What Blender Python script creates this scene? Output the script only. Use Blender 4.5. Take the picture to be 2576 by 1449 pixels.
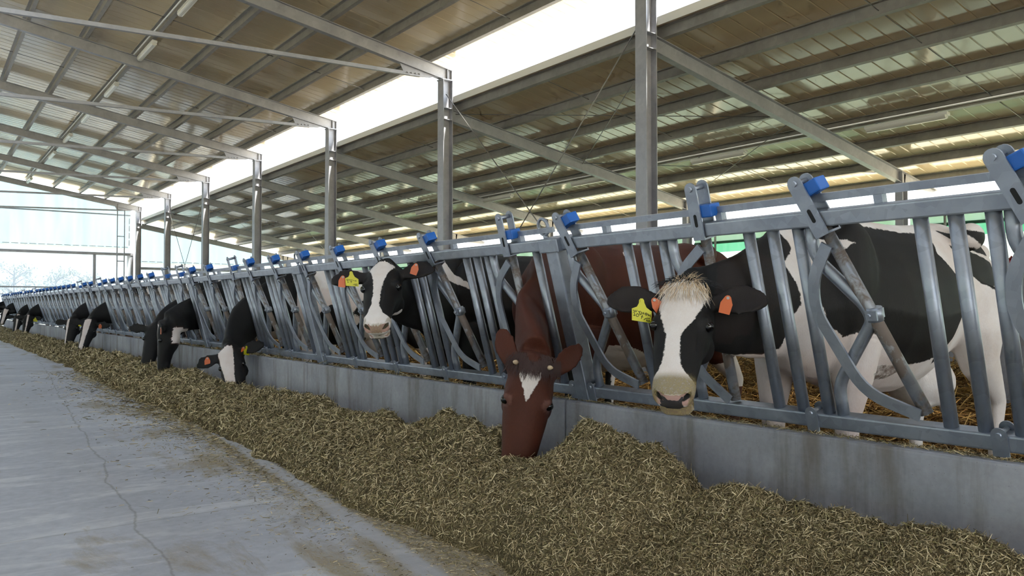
import bpy, bmesh, math, random
import numpy as np
from mathutils import Vector, Matrix, Quaternion, noise as mnoise

sc = bpy.context.scene
for o in list(bpy.data.objects): bpy.data.objects.remove(o, do_unlink=True)
C = sc.collection

# ---------------------------------------------------------------- camera
# world: +Y runs down the feed alley, +X points from the alley to the cows, z = 0 is the alley floor
CAM_H = 1.0
FPX, IW, IH = 2020.0, 2576.0, 1449.0
YAW = math.atan(1502.0/FPX); PITCH = math.atan((772.0-724.5)/FPX)
cam_d = bpy.data.cameras.new('camera'); cam = bpy.data.objects.new('camera', cam_d); C.objects.link(cam)
cam_d.sensor_fit = 'HORIZONTAL'; cam_d.sensor_width = 36.0; cam_d.lens = 36.0*FPX/IW
cam_d.clip_start = 0.05; cam_d.clip_end = 2000
cam.location = (0, 0, CAM_H)
cam.rotation_euler = (math.pi/2+PITCH, 0, -YAW)
sc.camera = cam
CF = np.array([math.sin(YAW)*math.cos(PITCH), math.cos(YAW)*math.cos(PITCH), math.sin(PITCH)])
CR = np.array([math.cos(YAW), -math.sin(YAW), 0.0]); CU = np.cross(CR, CF)
def ray(px, py): return CF+(px-IW/2)/FPX*CR+(IH/2-py)/FPX*CU
def at_x(px, py, X):
    d = ray(px, py); t = X/d[0]; return Vector((t*d[0], t*d[1], CAM_H+t*d[2]))
def at_y(px, py, Y):
    d = ray(px, py); t = Y/d[1]; return Vector((t*d[0], t*d[1], CAM_H+t*d[2]))

# ---------------------------------------------------------------- sky, sun, exposure
world = bpy.data.worlds.new('sky'); sc.world = world; world.use_nodes = True
wn = world.node_tree; wn.nodes.clear()
w_out = wn.nodes.new('ShaderNodeOutputWorld'); w_bg = wn.nodes.new('ShaderNodeBackground')
w_tc = wn.nodes.new('ShaderNodeTexCoord'); w_sep = wn.nodes.new('ShaderNodeSeparateXYZ')
w_ramp = wn.nodes.new('ShaderNodeValToRGB')
wn.links.new(w_tc.outputs['Generated'], w_sep.inputs[0]); wn.links.new(w_sep.outputs['Z'], w_ramp.inputs[0])
w_ramp.color_ramp.elements[0].position = 0.0; w_ramp.color_ramp.elements[0].color = (0.90, 0.96, 1.0, 1)
w_ramp.color_ramp.elements[1].position = 0.7; w_ramp.color_ramp.elements[1].color = (0.70, 0.84, 1.0, 1)
wn.links.new(w_ramp.outputs[0], w_bg.inputs[0]); w_bg.inputs[1].default_value = 1.0
wn.links.new(w_bg.outputs[0], w_out.inputs[0])
sun_d = bpy.data.lights.new('sun', 'SUN'); sun = bpy.data.objects.new('sun', sun_d); C.objects.link(sun)
sun_d.energy = 4.5; sun_d.angle = math.radians(3.0); sun_d.color = (1.0, 0.96, 0.88)
SUN_TO = Vector((math.sin(math.radians(14))*math.cos(math.radians(52)), -math.cos(math.radians(14))*math.cos(math.radians(52)), math.sin(math.radians(52))))
sun.rotation_euler = SUN_TO.to_track_quat('Z', 'Y').to_euler()
sun.location = (30, -60, 60)
vs = sc.view_settings; vs.view_transform = 'Standard'; vs.look = 'None'; vs.gamma = 1.0; vs.use_curve_mapping = False
vs.exposure = 2.2
sc.cycles.use_denoising = True
sc.cycles.use_adaptive_sampling = True; sc.cycles.adaptive_threshold = 0.045; sc.cycles.adaptive_min_samples = 12
sc.cycles.max_bounces = 6; sc.cycles.diffuse_bounces = 4; sc.cycles.glossy_bounces = 2; sc.cycles.transparent_max_bounces = 12
sc.cycles.sample_clamp_indirect = 8.0; sc.cycles.caustics_reflective = False; sc.cycles.caustics_refractive = False

# ---------------------------------------------------------------- helpers
rnd = random.Random(7)
class MB:
    """collects simple solids; build() links them as one mesh object"""
    def __init__(self): self.v = []; self.f = []; self.sm = []
    def add(self, vs_, fs, smooth=False):
        b = len(self.v); self.v += [tuple(p) for p in vs_]
        for f in fs: self.f.append(tuple(i+b for i in f)); self.sm.append(smooth)
        return self
    def box(self, lo, hi):
        x0, y0, z0 = lo; x1, y1, z1 = hi
        return self.add([(x0,y0,z0),(x1,y0,z0),(x1,y1,z0),(x0,y1,z0),(x0,y0,z1),(x1,y0,z1),(x1,y1,z1),(x0,y1,z1)],
                        [(0,3,2,1),(4,5,6,7),(0,1,5,4),(1,2,6,5),(2,3,7,6),(3,0,4,7)])
    def obox(self, c, ax, ay, az):
        """box centred at c with half-extent vectors"""
        c, ax, ay, az = Vector(c), Vector(ax), Vector(ay), Vector(az)
        vs_ = [c+sx*ax+sy*ay+sz*az for sz in (-1,1) for sx, sy in ((-1,-1),(1,-1),(1,1),(-1,1))]
        return self.add(vs_, [(0,3,2,1),(4,5,6,7),(0,1,5,4),(1,2,6,5),(2,3,7,6),(3,0,4,7)])
    def extrude(self, prof, p0, p1, up=(0,0,1), smooth=False):
        """closed 2D profile (side, up) swept from p0 to p1"""
        p0, p1 = Vector(p0), Vector(p1); t = (p1-p0).normalized(); up = Vector(up)
        s = t.cross(up).normalized(); u = s.cross(t).normalized(); n = len(prof)
        vs_ = [p0+s*a+u*b for a, b in prof]+[p1+s*a+u*b for a, b in prof]
        fs = [(i, (i+1) % n, n+(i+1) % n, n+i) for i in range(n)]
        b = len(self.v); self.add(vs_, fs, smooth)
        self.f.append(tuple(range(b+n-1, b-1, -1))); self.sm.append(False)
        self.f.append(tuple(range(b+n, b+2*n))); self.sm.append(False)
        return self
    def tube(self, pts, r, n=10, up=(0,1,0), caps=True):
        pts = [Vector(p) for p in pts]; rr = r if isinstance(r, (list, tuple)) else [r]*len(pts)
        rings = []; up = Vector(up)
        for i, p in enumerate(pts):
            t = (pts[min(i+1, len(pts)-1)]-pts[max(i-1, 0)]).normalized()
            s = t.cross(up)
            if s.length < 1e-4: s = t.cross(Vector((1, 0, 0.01)))
            s.normalize(); u = s.cross(t)
            rings.append([p+(s*math.cos(2*math.pi*k/n)+u*math.sin(2*math.pi*k/n))*rr[i] for k in range(n)])
        vs_ = [q for r_ in rings for q in r_]
        fs = [(i*n+k, i*n+(k+1) % n, (i+1)*n+(k+1) % n, (i+1)*n+k) for i in range(len(pts)-1) for k in range(n)]
        b = len(self.v); self.add(vs_, fs, True)
        if caps:
            self.f.append(tuple(range(b+n-1, b-1, -1))); self.sm.append(False)
            m = b+(len(pts)-1)*n; self.f.append(tuple(range(m, m+n))); self.sm.append(False)
        return self
    def mesh(self, name):
        me = bpy.data.meshes.new(name); me.from_pydata(self.v, [], self.f)
        me.polygons.foreach_set('use_smooth', self.sm); me.update(); return me
    def build(self, name, mat, parent=None, loc=None):
        return mk(name, self.mesh(name), mat, parent, loc)
def mk(name, me, mat=None, parent=None, loc=None):
    o = bpy.data.objects.new(name, me); C.objects.link(o)
    if mat is not None and me is not None:
        if len(me.materials) == 0: me.materials.append(mat)
    if parent is not None: o.parent = parent
    if loc is not None: o.location = loc
    return o
def empty(name, loc=(0,0,0), rot=None, parent=None):
    o = bpy.data.objects.new(name, None); C.objects.link(o); o.location = loc; o.empty_display_size = 0.1
    if rot is not None: o.rotation_euler = rot
    if parent is not None: o.parent = parent
    return o
def tag(o, label, cat, group=None, kind=None):
    o['label'] = label; o['category'] = cat
    if group: o['group'] = group
    if kind: o['kind'] = kind
    return o
def structure(o): o['kind'] = 'structure'; return o
def bevel(me, w, seg=2, angle=0.6):
    bm = bmesh.new(); bm.from_mesh(me)
    bmesh.ops.remove_doubles(bm, verts=bm.verts, dist=1e-5)
    es = [e for e in bm.edges if len(e.link_faces) == 2 and e.calc_face_angle(0) > angle]
    bmesh.ops.bevel(bm, geom=es, offset=w, segments=seg, profile=0.6, affect='EDGES')
    bm.to_mesh(me); bm.free(); return me
def fillet(pts, r, n=4):
    """round the inner corners of a polyline"""
    pts = [Vector(p) for p in pts]; out = [pts[0]]
    for a, b, c in zip(pts, pts[1:], pts[2:]):
        d0 = (a-b); d1 = (c-b); k = min(r, d0.length*0.45, d1.length*0.45)
        p0 = b+d0.normalized()*k; p1 = b+d1.normalized()*k
        for i in range(n+1):
            t = i/n; out.append(p0*(1-t)**2+b*2*t*(1-t)+p1*t*t)
    out.append(pts[-1]); return out

ORD = ('first', 'second', 'third', 'fourth', 'fifth', 'sixth', 'seventh', 'eighth', 'ninth', 'tenth', 'eleventh', 'twelfth', 'thirteenth')

# ---------------------------------------------------------------- materials
class NT:
    def __init__(self, name):
        self.m = bpy.data.materials.new(name); self.m.use_nodes = True; self.t = self.m.node_tree; self.t.nodes.clear()
        self.out = self.t.nodes.new('ShaderNodeOutputMaterial')
    def n(self, kind, **kw):
        nd = self.t.nodes.new('ShaderNode'+kind)
        for k, v in kw.items():
            if k.startswith('_'): setattr(nd, k[1:], v)
            else:
                key = int(k[1:]) if k[0] == 'i' and k[1:].isdigit() else k.replace('__', ' ')
                if hasattr(v, 'outputs'): v = v.outputs[0]
                if isinstance(v, bpy.types.NodeSocket): self.t.links.new(v, nd.inputs[key])
                else: nd.inputs[key].default_value = v
        return nd
    def link(self, a, b): self.t.links.new(a.outputs[0] if hasattr(a, 'outputs') else a, b)
    def coord(self, kind='Object', scale=(1,1,1)):
        tc = self.n('TexCoord'); mp = self.n('Mapping'); self.t.links.new(tc.outputs[kind], mp.inputs[0])
        mp.inputs['Scale'].default_value = scale; return mp
    def noise(self, vec, scale, detail=4, rough=0.55, dist=0.0):
        nd = self.n('TexNoise', Scale=scale, Detail=detail, Roughness=rough, Distortion=dist)
        if vec is not None: self.link(vec, nd.inputs['Vector'])
        return nd
    def ramp(self, fac, stops, interp='LINEAR'):
        r = self.n('ValToRGB'); self.link(fac, r.inputs[0]); cr = r.color_ramp; cr.interpolation = interp
        while len(cr.elements) > 1: cr.elements.remove(cr.elements[-1])
        cr.elements[0].position = stops[0][0]; cr.elements[0].color = col(stops[0][1])
        for p, c in stops[1:]:
            e = cr.elements.new(p); e.color = col(c)
        return r
    def mix(self, fac, a, b, mode='MIX'):
        m = self.n('Mix', _data_type='RGBA', _blend_type=mode)
        for sock, v in ((m.inputs[0], fac), (m.inputs[6], a), (m.inputs[7], b)):
            if hasattr(v, 'outputs'): v = v.outputs[2] if v.bl_idname == 'ShaderNodeMix' else v.outputs[0]
            if isinstance(v, bpy.types.NodeSocket): self.t.links.new(v, sock)
            elif sock == m.inputs[0]: sock.default_value = v
            else: sock.default_value = col(v)
        return m
    def math(self, op, a, b=0.0, c=0.0, clamp=False):
        m = self.n('Math', _operation=op, _use_clamp=clamp)
        for i, v in enumerate((a, b, c)):
            if hasattr(v, 'outputs'): v = v.outputs[0]
            if isinstance(v, bpy.types.NodeSocket): self.t.links.new(v, m.inputs[i])
            else: m.inputs[i].default_value = v
        return m
    def bump(self, h, strength=0.3, dist=0.01):
        b = self.n('Bump', Strength=strength, Distance=dist); self.link(h, b.inputs['Height']); return b
    def bsdf(self, color, rough=0.5, metal=0.0, normal=None, spec=0.5, **kw):
        p = self.n('BsdfPrincipled', **kw)
        for key, v in (('Base Color', color), ('Roughness', rough), ('Metallic', metal)):
            if hasattr(v, 'outputs'): v = v.outputs[2] if v.bl_idname == 'ShaderNodeMix' else v.outputs[0]
            if isinstance(v, bpy.types.NodeSocket): self.t.links.new(v, p.inputs[key])
            else: p.inputs[key].default_value = col(v) if key == 'Base Color' else v
        p.inputs['Specular IOR Level'].default_value = spec
        if normal is not None: self.link(normal, p.inputs['Normal'])
        return p
    def done(self, sh): self.t.links.new(sh.outputs[0], self.out.inputs[0]); return self.m
def col(c):
    if isinstance(c, str):
        c = c.lstrip('#'); v = [int(c[i:i+2], 16)/255 for i in (0, 2, 4)]
        v = [x/12.92 if x <= 0.04045 else ((x+0.055)/1.055)**2.4 for x in v]; return (*v, 1.0)
    return (*c[:3], 1.0)
def galv(name, c0, c1, rough=0.42, metal=0.75, scale=1.0, dirt=0.0, dirtcol='#5a4632', spangle=0.09):
    m = NT(name); co = m.coord('Object')
    sp = m.n('TexVoronoi', Scale=28*scale); m.link(co, sp.inputs['Vector'])
    big = m.noise(co, 5*scale, 5)
    base = m.mix(m.ramp(big, [(0.3, (0,0,0)), (0.7, (1,1,1))]), c0, c1)
    spc = m.n('SeparateColor'); m.t.links.new(sp.outputs['Color'], spc.inputs[0])
    base = m.mix(spangle, base, spc.outputs[0], 'OVERLAY')
    rg = m.math('MULTIPLY_ADD', big, 0.25, rough-0.1)
    if dirt > 0:
        dn = m.noise(co, 9*scale, 6, 0.65, 0.6)
        df = m.ramp(dn, [(0.62-dirt*0.4, (0,0,0)), (0.72-dirt*0.4, (1,1,1))])
        base = m.mix(m.math('MULTIPLY', df, 0.8), base, dirtcol)
        rg = m.math('MAXIMUM', rg, m.math('MULTIPLY', df, 0.8))
        mt = m.math('MULTIPLY_ADD', df, -metal, metal)
    else: mt = metal
    return m.done(m.bsdf(base, rg, mt, m.bump(big, 0.08, 0.01)))
M = {}
M['galv'] = galv('galvanised_tube', '#8f97a4', '#a9b0bb')
M['galv_worn'] = galv('worn_galvanised_bar', '#8a8f97', '#a2a5aa', dirt=0.45)
M['steel'] = galv('structural_steel', '#9fa0a7', '#b5b6bb', rough=0.5, metal=0.45, scale=0.6, spangle=0.05)
M['purlin'] = galv('purlin_steel', '#96938f', '#a9a6a1', rough=0.5, metal=0.35, scale=0.5, spangle=0.05)
def plain(name, c, rough=0.5, metal=0.0, nscale=30, amt=0.12, bump=0.0, spec=0.5):
    m = NT(name); co = m.coord('Object'); nz = m.noise(co, nscale, 4)
    b = m.mix(amt, c, nz, 'OVERLAY')
    return m.done(m.bsdf(b, rough, metal, m.bump(nz, bump, 0.005) if bump else None, spec))
M['blue'] = plain('blue_plastic', '#1f62b8', 0.4, amt=0.06)
M['white_box'] = plain('white_enamel', '#e6e6e2', 0.35, amt=0.04)
M['cable'] = plain('cable_steel', '#8a8886', 0.5, 0.6)
# ================================================================ the barn shell
BAY = 4.99
FR_Y = [7.37+BAY*i for i in range(-4, 7)]
COLX, OUTX, RIDGE = 7.68, 14.2, 0.2
Y0, Y1 = -13.0, 37.62
US, LS = 0.168, 0.182
def zu(x): return 5.12+US*(7.6-x)          # underside of the upper rafter
def zl(x): return 4.38-LS*(x-7.78)         # underside of the lower rafter
RD = 0.215                                 # rafter depth
PD = 0.15                                  # purlin depth
MIR = 2*RIDGE                              # mirror: x -> MIR-x
def isec(h, b, tf=0.011, tw=0.008):
    """I profile, web upright, (side, up) with origin at the bottom flange"""
    w = b/2; t = tw/2
    return [(-w,0),(w,0),(w,tf),(t,tf),(t,h-tf),(w,h-tf),(w,h),(-w,h),(-w,h-tf),(-t,h-tf),(-t,tf),(-w,tf)]

# --- materials of the shell
m = NT('roof_sheet'); co = m.coord('Object')
nz = m.noise(co, 1.2, 4, 0.6); rib = m.n('TexWave', _wave_type='BANDS', _bands_direction='Y', Scale=3.2, Distortion=0.6, Detail=1.0)
m.link(co, rib.inputs['Vector'])
st = m.coord('Object', (0.35, 9, 1)); stn = m.noise(st, 3.0, 3, 0.6)
base = m.mix(m.ramp(nz, [(0.3, (0,0,0)), (0.75, (1,1,1))]), '#dacbae', '#cebd9d')
hgt = m.math('ADD', m.math('MULTIPLY', rib, 0.25), m.math('MULTIPLY', stn, 0.8))
M['roof'] = m.done(m.bsdf(base, m.math('MULTIPLY_ADD', stn, 0.10, 0.07), 0.0, m.bump(hgt, 0.16, 0.004), 1.0))

m = NT('alley_concrete'); co = m.coord('Object'); sx = m.n('SeparateXYZ'); m.link(co, sx.inputs[0])
X_, Y_ = sx.outputs[0], sx.outputs[1]
cl = m.noise(co, 0.7, 6, 0.6); fine = m.noise(co, 18, 5, 0.6)
swirl = m.noise(m.coord('Object', (0.5, 2.2, 1)), 1.3, 6, 0.65, 1.2)
base = m.mix(m.ramp(cl, [(0.3, (0,0,0)), (0.7, (1,1,1))]), '#a6aab4', '#b9bdc6')
base = m.mix(m.ramp(swirl, [(0.52, (0,0,0)), (0.62, (1,1,1))]), base, '#c3c6cc')
base = m.mix(0.25, base, fine, 'OVERLAY')
# distance to the wheel track (it drifts towards the curb further down the alley)
yc = m.math('MINIMUM', Y_, 16.0)
trk = m.math('ADD', m.math('MULTIPLY_ADD', yc, 0.135, 1.235), m.math('MULTIPLY', m.math('MULTIPLY', yc, yc), -0.0042))
wob = m.noise(m.coord('Object', (1, 0.35, 1)), 2.4, 5, 0.6)
dx = m.math('SUBTRACT', m.math('ADD', X_, m.math('MULTIPLY_ADD', wob, 0.10, -0.05)), trk)
# chaff: patchy, dense near the feed, thinning out over the alley
pat = m.noise(m.coord('Object', (1.3, 0.55, 1)), 1.6, 7, 0.68, 0.7)
near = m.ramp(m.math('MULTIPLY_ADD', dx, 0.5, 0.5), [(0.0, (0,0,0)), (0.30, (0.32,)*3), (0.45, (0.58,)*3), (0.53, (1,1,1))])
cf = m.math('MULTIPLY', m.math('ADD', m.math('SUBTRACT', pat, 0.60), m.math('MULTIPLY', near, 0.32)), 8.0, clamp=True)
speck = m.noise(co, 60, 3, 0.7)
cf = m.math('MULTIPLY', cf, m.ramp(speck, [(0.28, (0.45,)*3), (0.5, (1,1,1))]))
track = m.ramp(m.math('ABSOLUTE', dx), [(0.025, (1,1,1)), (0.075, (0,0,0))])
track2 = m.ramp(m.math('ABSOLUTE', m.math('ADD', dx, 0.17)), [(0.01, (0.8,)*3), (0.05, (0,0,0))])
cf = m.math('MULTIPLY', cf, m.math('SUBTRACT', 1.0, m.math('MULTIPLY', m.math('MAXIMUM', track, track2), 0.75)))
chaff = m.mix(m.ramp(speck, [(0.35, (0,0,0)), (0.65, (1,1,1))]), '#837860', '#a19478')
base = m.mix(m.math('MULTIPLY', cf, 0.85), base, chaff)
# cracks: one wandering along the alley, one saw cut across
wc = m.noise(m.coord('Object', (1, 1, 1)), 1.1, 6, 0.6)
cdx = m.math('SUBTRACT', m.math('ADD', X_, m.math('MULTIPLY_ADD', wc, 0.22, -0.11)), m.math('MULTIPLY_ADD', Y_, 0.078, 0.525))
crack = m.ramp(m.math('ABSOLUTE', cdx), [(0.002, (0.8,)*3), (0.009, (0,0,0))])
saw = m.ramp(m.math('ABSOLUTE', m.math('SUBTRACT', m.math('MULTIPLY_ADD', X_, -0.02, Y_), 4.02)), [(0.002, (0.6,)*3), (0.008, (0,0,0))])
base = m.mix(m.math('MULTIPLY', m.math('MAXIMUM', crack, saw), 0.55), base, '#6d675c')
spots = m.n('TexVoronoi', Scale=0.9, Randomness=1.0); m.link(m.coord('Object', (1.0, 0.8, 1)), spots.inputs['Vector'])
sp = m.ramp(m.math('ADD', spots.outputs['Distance'], m.math('MULTIPLY', fine, 0.06)), [(0.075, (1,1,1)), (0.11, (0,0,0))])
base = m.mix(m.math('MULTIPLY', sp, 0.35), base, '#7b7363')
M['alley'] = m.done(m.bsdf(base, 0.75, 0.0, m.bump(m.math('ADD', fine, m.math('MULTIPLY', cf, 1.5)), 0.25, 0.004), 0.3))

m = NT('curb_concrete'); co = m.coord('Object'); cl = m.noise(co, 1.6, 6, 0.62); fine = m.noise(co, 40, 4, 0.6)
strk = m.noise(m.coord('Object', (1, 2.5, 0.35)), 2.6, 6, 0.6)
base = m.mix(m.ramp(cl, [(0.3, (0,0,0)), (0.7, (1,1,1))]), '#7e8089', '#a3a5ac')
base = m.mix(m.ramp(strk, [(0.50, (0,0,0)), (0.68, (0.7,)*3)]), base, '#665f55')
pit = m.n('TexVoronoi', Scale=55.0); m.link(co, pit.inputs['Vector'])
base = m.mix(m.ramp(pit.outputs['Distance'], [(0.05, (0.5,)*3), (0.1, (0,0,0))]), base, '#56534f')
base = m.mix(0.18, base, fine, 'OVERLAY')
M['curb'] = m.done(m.bsdf(base, 0.8, 0.0, m.bump(fine, 0.2, 0.003), 0.3))

m = NT('bedding_ground'); co = m.coord('Object'); nz = m.noise(co, 2.2, 7, 0.7); n2 = m.noise(co, 30, 4, 0.7)
base = m.ramp(nz, [(0.3, '#2c1d10'), (0.5, '#573a1c'), (0.72, '#8f6530')])
base = m.mix(0.5, base, n2, 'OVERLAY')
M['bedding'] = m.done(m.bsdf(base, 0.95, 0.0, m.bump(m.math('ADD', nz, n2), 0.8, 0.05), 0.1))
m = NT('outside_ground'); co = m.coord('Object'); nz = m.noise(co, 0.12, 6, 0.6)
M['ground'] = m.done(m.bsdf(m.ramp(nz, [(0.35, '#bdb08f'), (0.6, '#cec0a2')]), 0.95, 0, None, 0.1))

def mesh_cloth(name, c_diff, c_trans, alpha, wave=0.0, scale=6.0):
    """open woven wind mesh: part of the light passes straight through, the threads scatter the rest"""
    m = NT(name); co = m.coord('Object'); nz = m.noise(m.coord('Object', (3, 3, 0.35)), 1.0, 4, 0.6)
    tr = m.n('BsdfTransparent'); tr.inputs[0].default_value = (1, 1, 1, 1)
    df = m.n('BsdfDiffuse', Color=col(c_diff)); tl = m.n('BsdfTranslucent', Color=col(c_trans))
    mx = m.n('MixShader'); mx.inputs[0].default_value = 0.7; m.link(df, mx.inputs[1]); m.link(tl, mx.inputs[2])
    m2 = m.n('MixShader'); m.link(m.math('MULTIPLY_ADD', nz, 0.16, alpha-0.08), m2.inputs[0]); m.link(tr, m2.inputs[1]); m.link(mx, m2.inputs[2])
    return m.done(m2)
M['mesh_white'] = mesh_cloth('white_wind_mesh', '#979fa6', '#8995a2', 0.87)
M['mesh_blue'] = mesh_cloth('pale_blue_wind_mesh', '#8aa6b0', '#7c9fac', 0.89)
M['mesh_green'] = mesh_cloth('green_wind_mesh', '#4aa07a', '#3f9470', 0.97)
M['mesh_mint'] = mesh_cloth('mint_wind_mesh', '#b4cabe', '#aec6b9', 0.92)
M['mesh_pale_green'] = mesh_cloth('pale_green_sheet', '#86a494', '#6f9080', 0.985)

# --- ground and floors
b = MB(); b.box((-400, -400, -0.4), (400, 400, -0.06)); structure(b.build('ground', M['ground']))
b = MB(); b.box((-2.4, Y0-0.5, -0.3), (2.78, Y1-0.1, 0.0)); fl = structure(b.build('floor', M['alley']))
def bedding(name, x0, x1, bump=0.05):
    nx, ny = 46, 150; vs_ = []; fs = []
    for j in range(ny+1):
        for i in range(nx+1):
            x = x0+(x1-x0)*i/nx; y = Y0+(Y1-0.2-Y0)*j/ny
            vs_.append((x, y, 0.06+bump*mnoise.fractal(Vector((x*1.3, y*1.3, 3.1)), 1.0, 2.0, 4)))
    for j in range(ny):
        for i in range(nx):
            a = j*(nx+1)+i; fs.append((a, a+1, a+nx+2, a+nx+1))
    b = MB(); b.add(vs_, fs, True); return structure(b.build(name, M['bedding']))
bed_r = bedding('floor_bedding_right', 3.08, 14.6); bedding('floor_bedding_left', MIR-14.6, -2.4)

# --- curb: precast blocks, one under each fence panel
JY = [-3.73+3.5*i for i in range(0, 12)]
JY[-1] = 36.9
wc_ = structure(empty('wall_feed_curb', (2.78, 0, 0)))
for a, c_ in zip([-7.23]+JY[:-1], JY):
    b = MB(); p = [(2.78,0),(3.06,0),(3.06,0.47),(2.79,0.505),(2.782,0.50)]
    y0, y1 = a+0.006, c_-0.006
    vs_ = [(x-2.78, y0, z) for x, z in p]+[(x-2.78, y1, z) for x, z in p]
    n = len(p); b.add(vs_, [(i, n+i, n+(i+1) % n, (i+1) % n) for i in range(n)]+[tuple(range(n)), tuple(range(2*n-1, n-1, -1))])
    me = b.mesh('concrete_block'); bevel(me, 0.008, 2); mk('concrete_block', me, M['curb'], wc_)

# --- roofs: sheets laid side by side
def roof(name, x_in, z_in, x_out, z_out):
    e = structure(empty(name, (x_in, 0, z_in)))
    W = 0.998; g = 0.014
    prof = [(0, 0.012), (g, 0.0), (W*0.25-g, 0.0), (W*0.25, 0.006), (W*0.25+g, 0), (W*0.5-g, 0), (W*0.5, 0.006), (W*0.5+g, 0), (W*0.75-g, 0), (W*0.75, 0.006), (W*0.75+g, 0),
            (W-g, 0.0), (W, 0.012), (W, 0.05), (0, 0.05)]
    d = Vector((x_out-x_in, 0, z_out-z_in)); n = len(prof); b = MB()
    vs_ = [(0, a, h) for a, h in prof]+[(d.x, a, d.z+h) for a, h in prof]
    fl_ = 1 if d.x > 0 else -1
    fs = [(i, (i+1) % n, n+(i+1) % n, n+i)[::-fl_] for i in range(n)]+[tuple(range(n))[::fl_], tuple(range(n, 2*n))[::-fl_]]
    b.add(vs_, fs); me = b.mesh('roof_panel'); me.materials.append(M['roof'])
    k = 0; y = Y0
    while y < Y1-0.2:
        mk('roof_panel', me, None, e, (0, y, 0)); y += W
    return e
ur_top = lambda x: zu(x)+RD+PD
lr_top = lambda x: zl(x)+RD+PD
RG = 0.5    # half width of an unseen ridge gap, added to let daylight onto the alley
roof('ceiling_upper_right', RIDGE+RG, ur_top(RIDGE+RG), 7.86, ur_top(7.86))
roof('ceiling_upper_left', RIDGE-RG, ur_top(RIDGE+RG), MIR-7.86, ur_top(7.86))
roof('ceiling_lower_right', 7.8, lr_top(7.8), 15.7, lr_top(15.7))
roof('ceiling_lower_left', MIR-7.8, lr_top(7.8), MIR-15.7, lr_top(15.7))

# --- purlins with sag rods
def zprof(d=PD, w=0.06, t=0.006, lip=0.018):
    return [(0,0),(w,0),(w,lip),(w-t,lip),(w-t,t),(t,t),(t,d),(-w+t,d),(-w+t,d-lip),(-w,d-lip),(-w,d+0.0),(-w,d+t*0),(0,d),(0,d-t),(0,t)][:0] or \
           [(-0.004,0),(w,0),(w,lip),(w-t,lip),(w-t,t),(0.004,t),(0.004,d),(-w,d),(-w,d-lip),(-w+t,d-lip),(-w+t,d-t),(-0.004,d-t)]
def purlin(x, z, slope, label, grp, rod_to=None):
    b = MB(); b.extrude(zprof(), (0, Y0, 0), (0, Y1-0.1, 0))
    o = b.build('roof_purlin', M['purlin'], None, (x, 0, z)); o.rotation_euler = (0, math.atan(slope), 0)
    tag(o, label, 'roof purlin', grp)
    return o
rod_b = {}
def rods(p, L, cab):
    if L not in rod_b:
        q = MB(); q.tube([(0, 0, 0.05), (L, 0, 0.05)], 0.006, 6, up=(0, 1, 0)); rod_b[L] = q.mesh('sag_rod'); rod_b[L].materials.append(M['cable'])
    for y in FR_Y[3:-1]:
        mk('sag_rod', rod_b[L], None, p, (0, y+BAY*0.5, 0))
ux = [7.3-0.95*i for i in range(8)]   # the last one carries the edge of the added ridge gap
for i, x in enumerate(ux):
    p = purlin(x, zu(x)+RD, US, 'dark galvanised purlin of the high roof, %s from its lower edge' % ORD[i], 'purlins of the high roof')
    if i: rods(p, 0.95, 0)
for i, x in enumerate(ux):
    purlin(MIR-x, zu(x)+RD, -US, 'galvanised purlin beyond the ridge, %s from the lower edge' % ORD[i], 'purlins beyond the ridge')
lx = [7.92+1.0*i for i in range(8)]
for i, x in enumerate(lx):
    p = purlin(x, zl(x)+RD, LS, 'dark galvanised purlin of the low roof over the cows, %s from its top edge' % ORD[i], 'purlins of the low roof')
    if i: rods(p, -1.0, 0)
# ridge-side flashing of the low roof: a pale folded strip with loose end tabs
b = MB(); z = lr_top(7.8); b.box((7.79, Y0, z-0.04), (7.80, Y1, z+0.075)); b.box((7.80, Y0, z+0.052), (8.0, Y1, z+0.060))
tag(b.build('roof_flashing', M['white_box']), 'pale folded flashing along the upper edge of the low roof', 'flashing')

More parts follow.
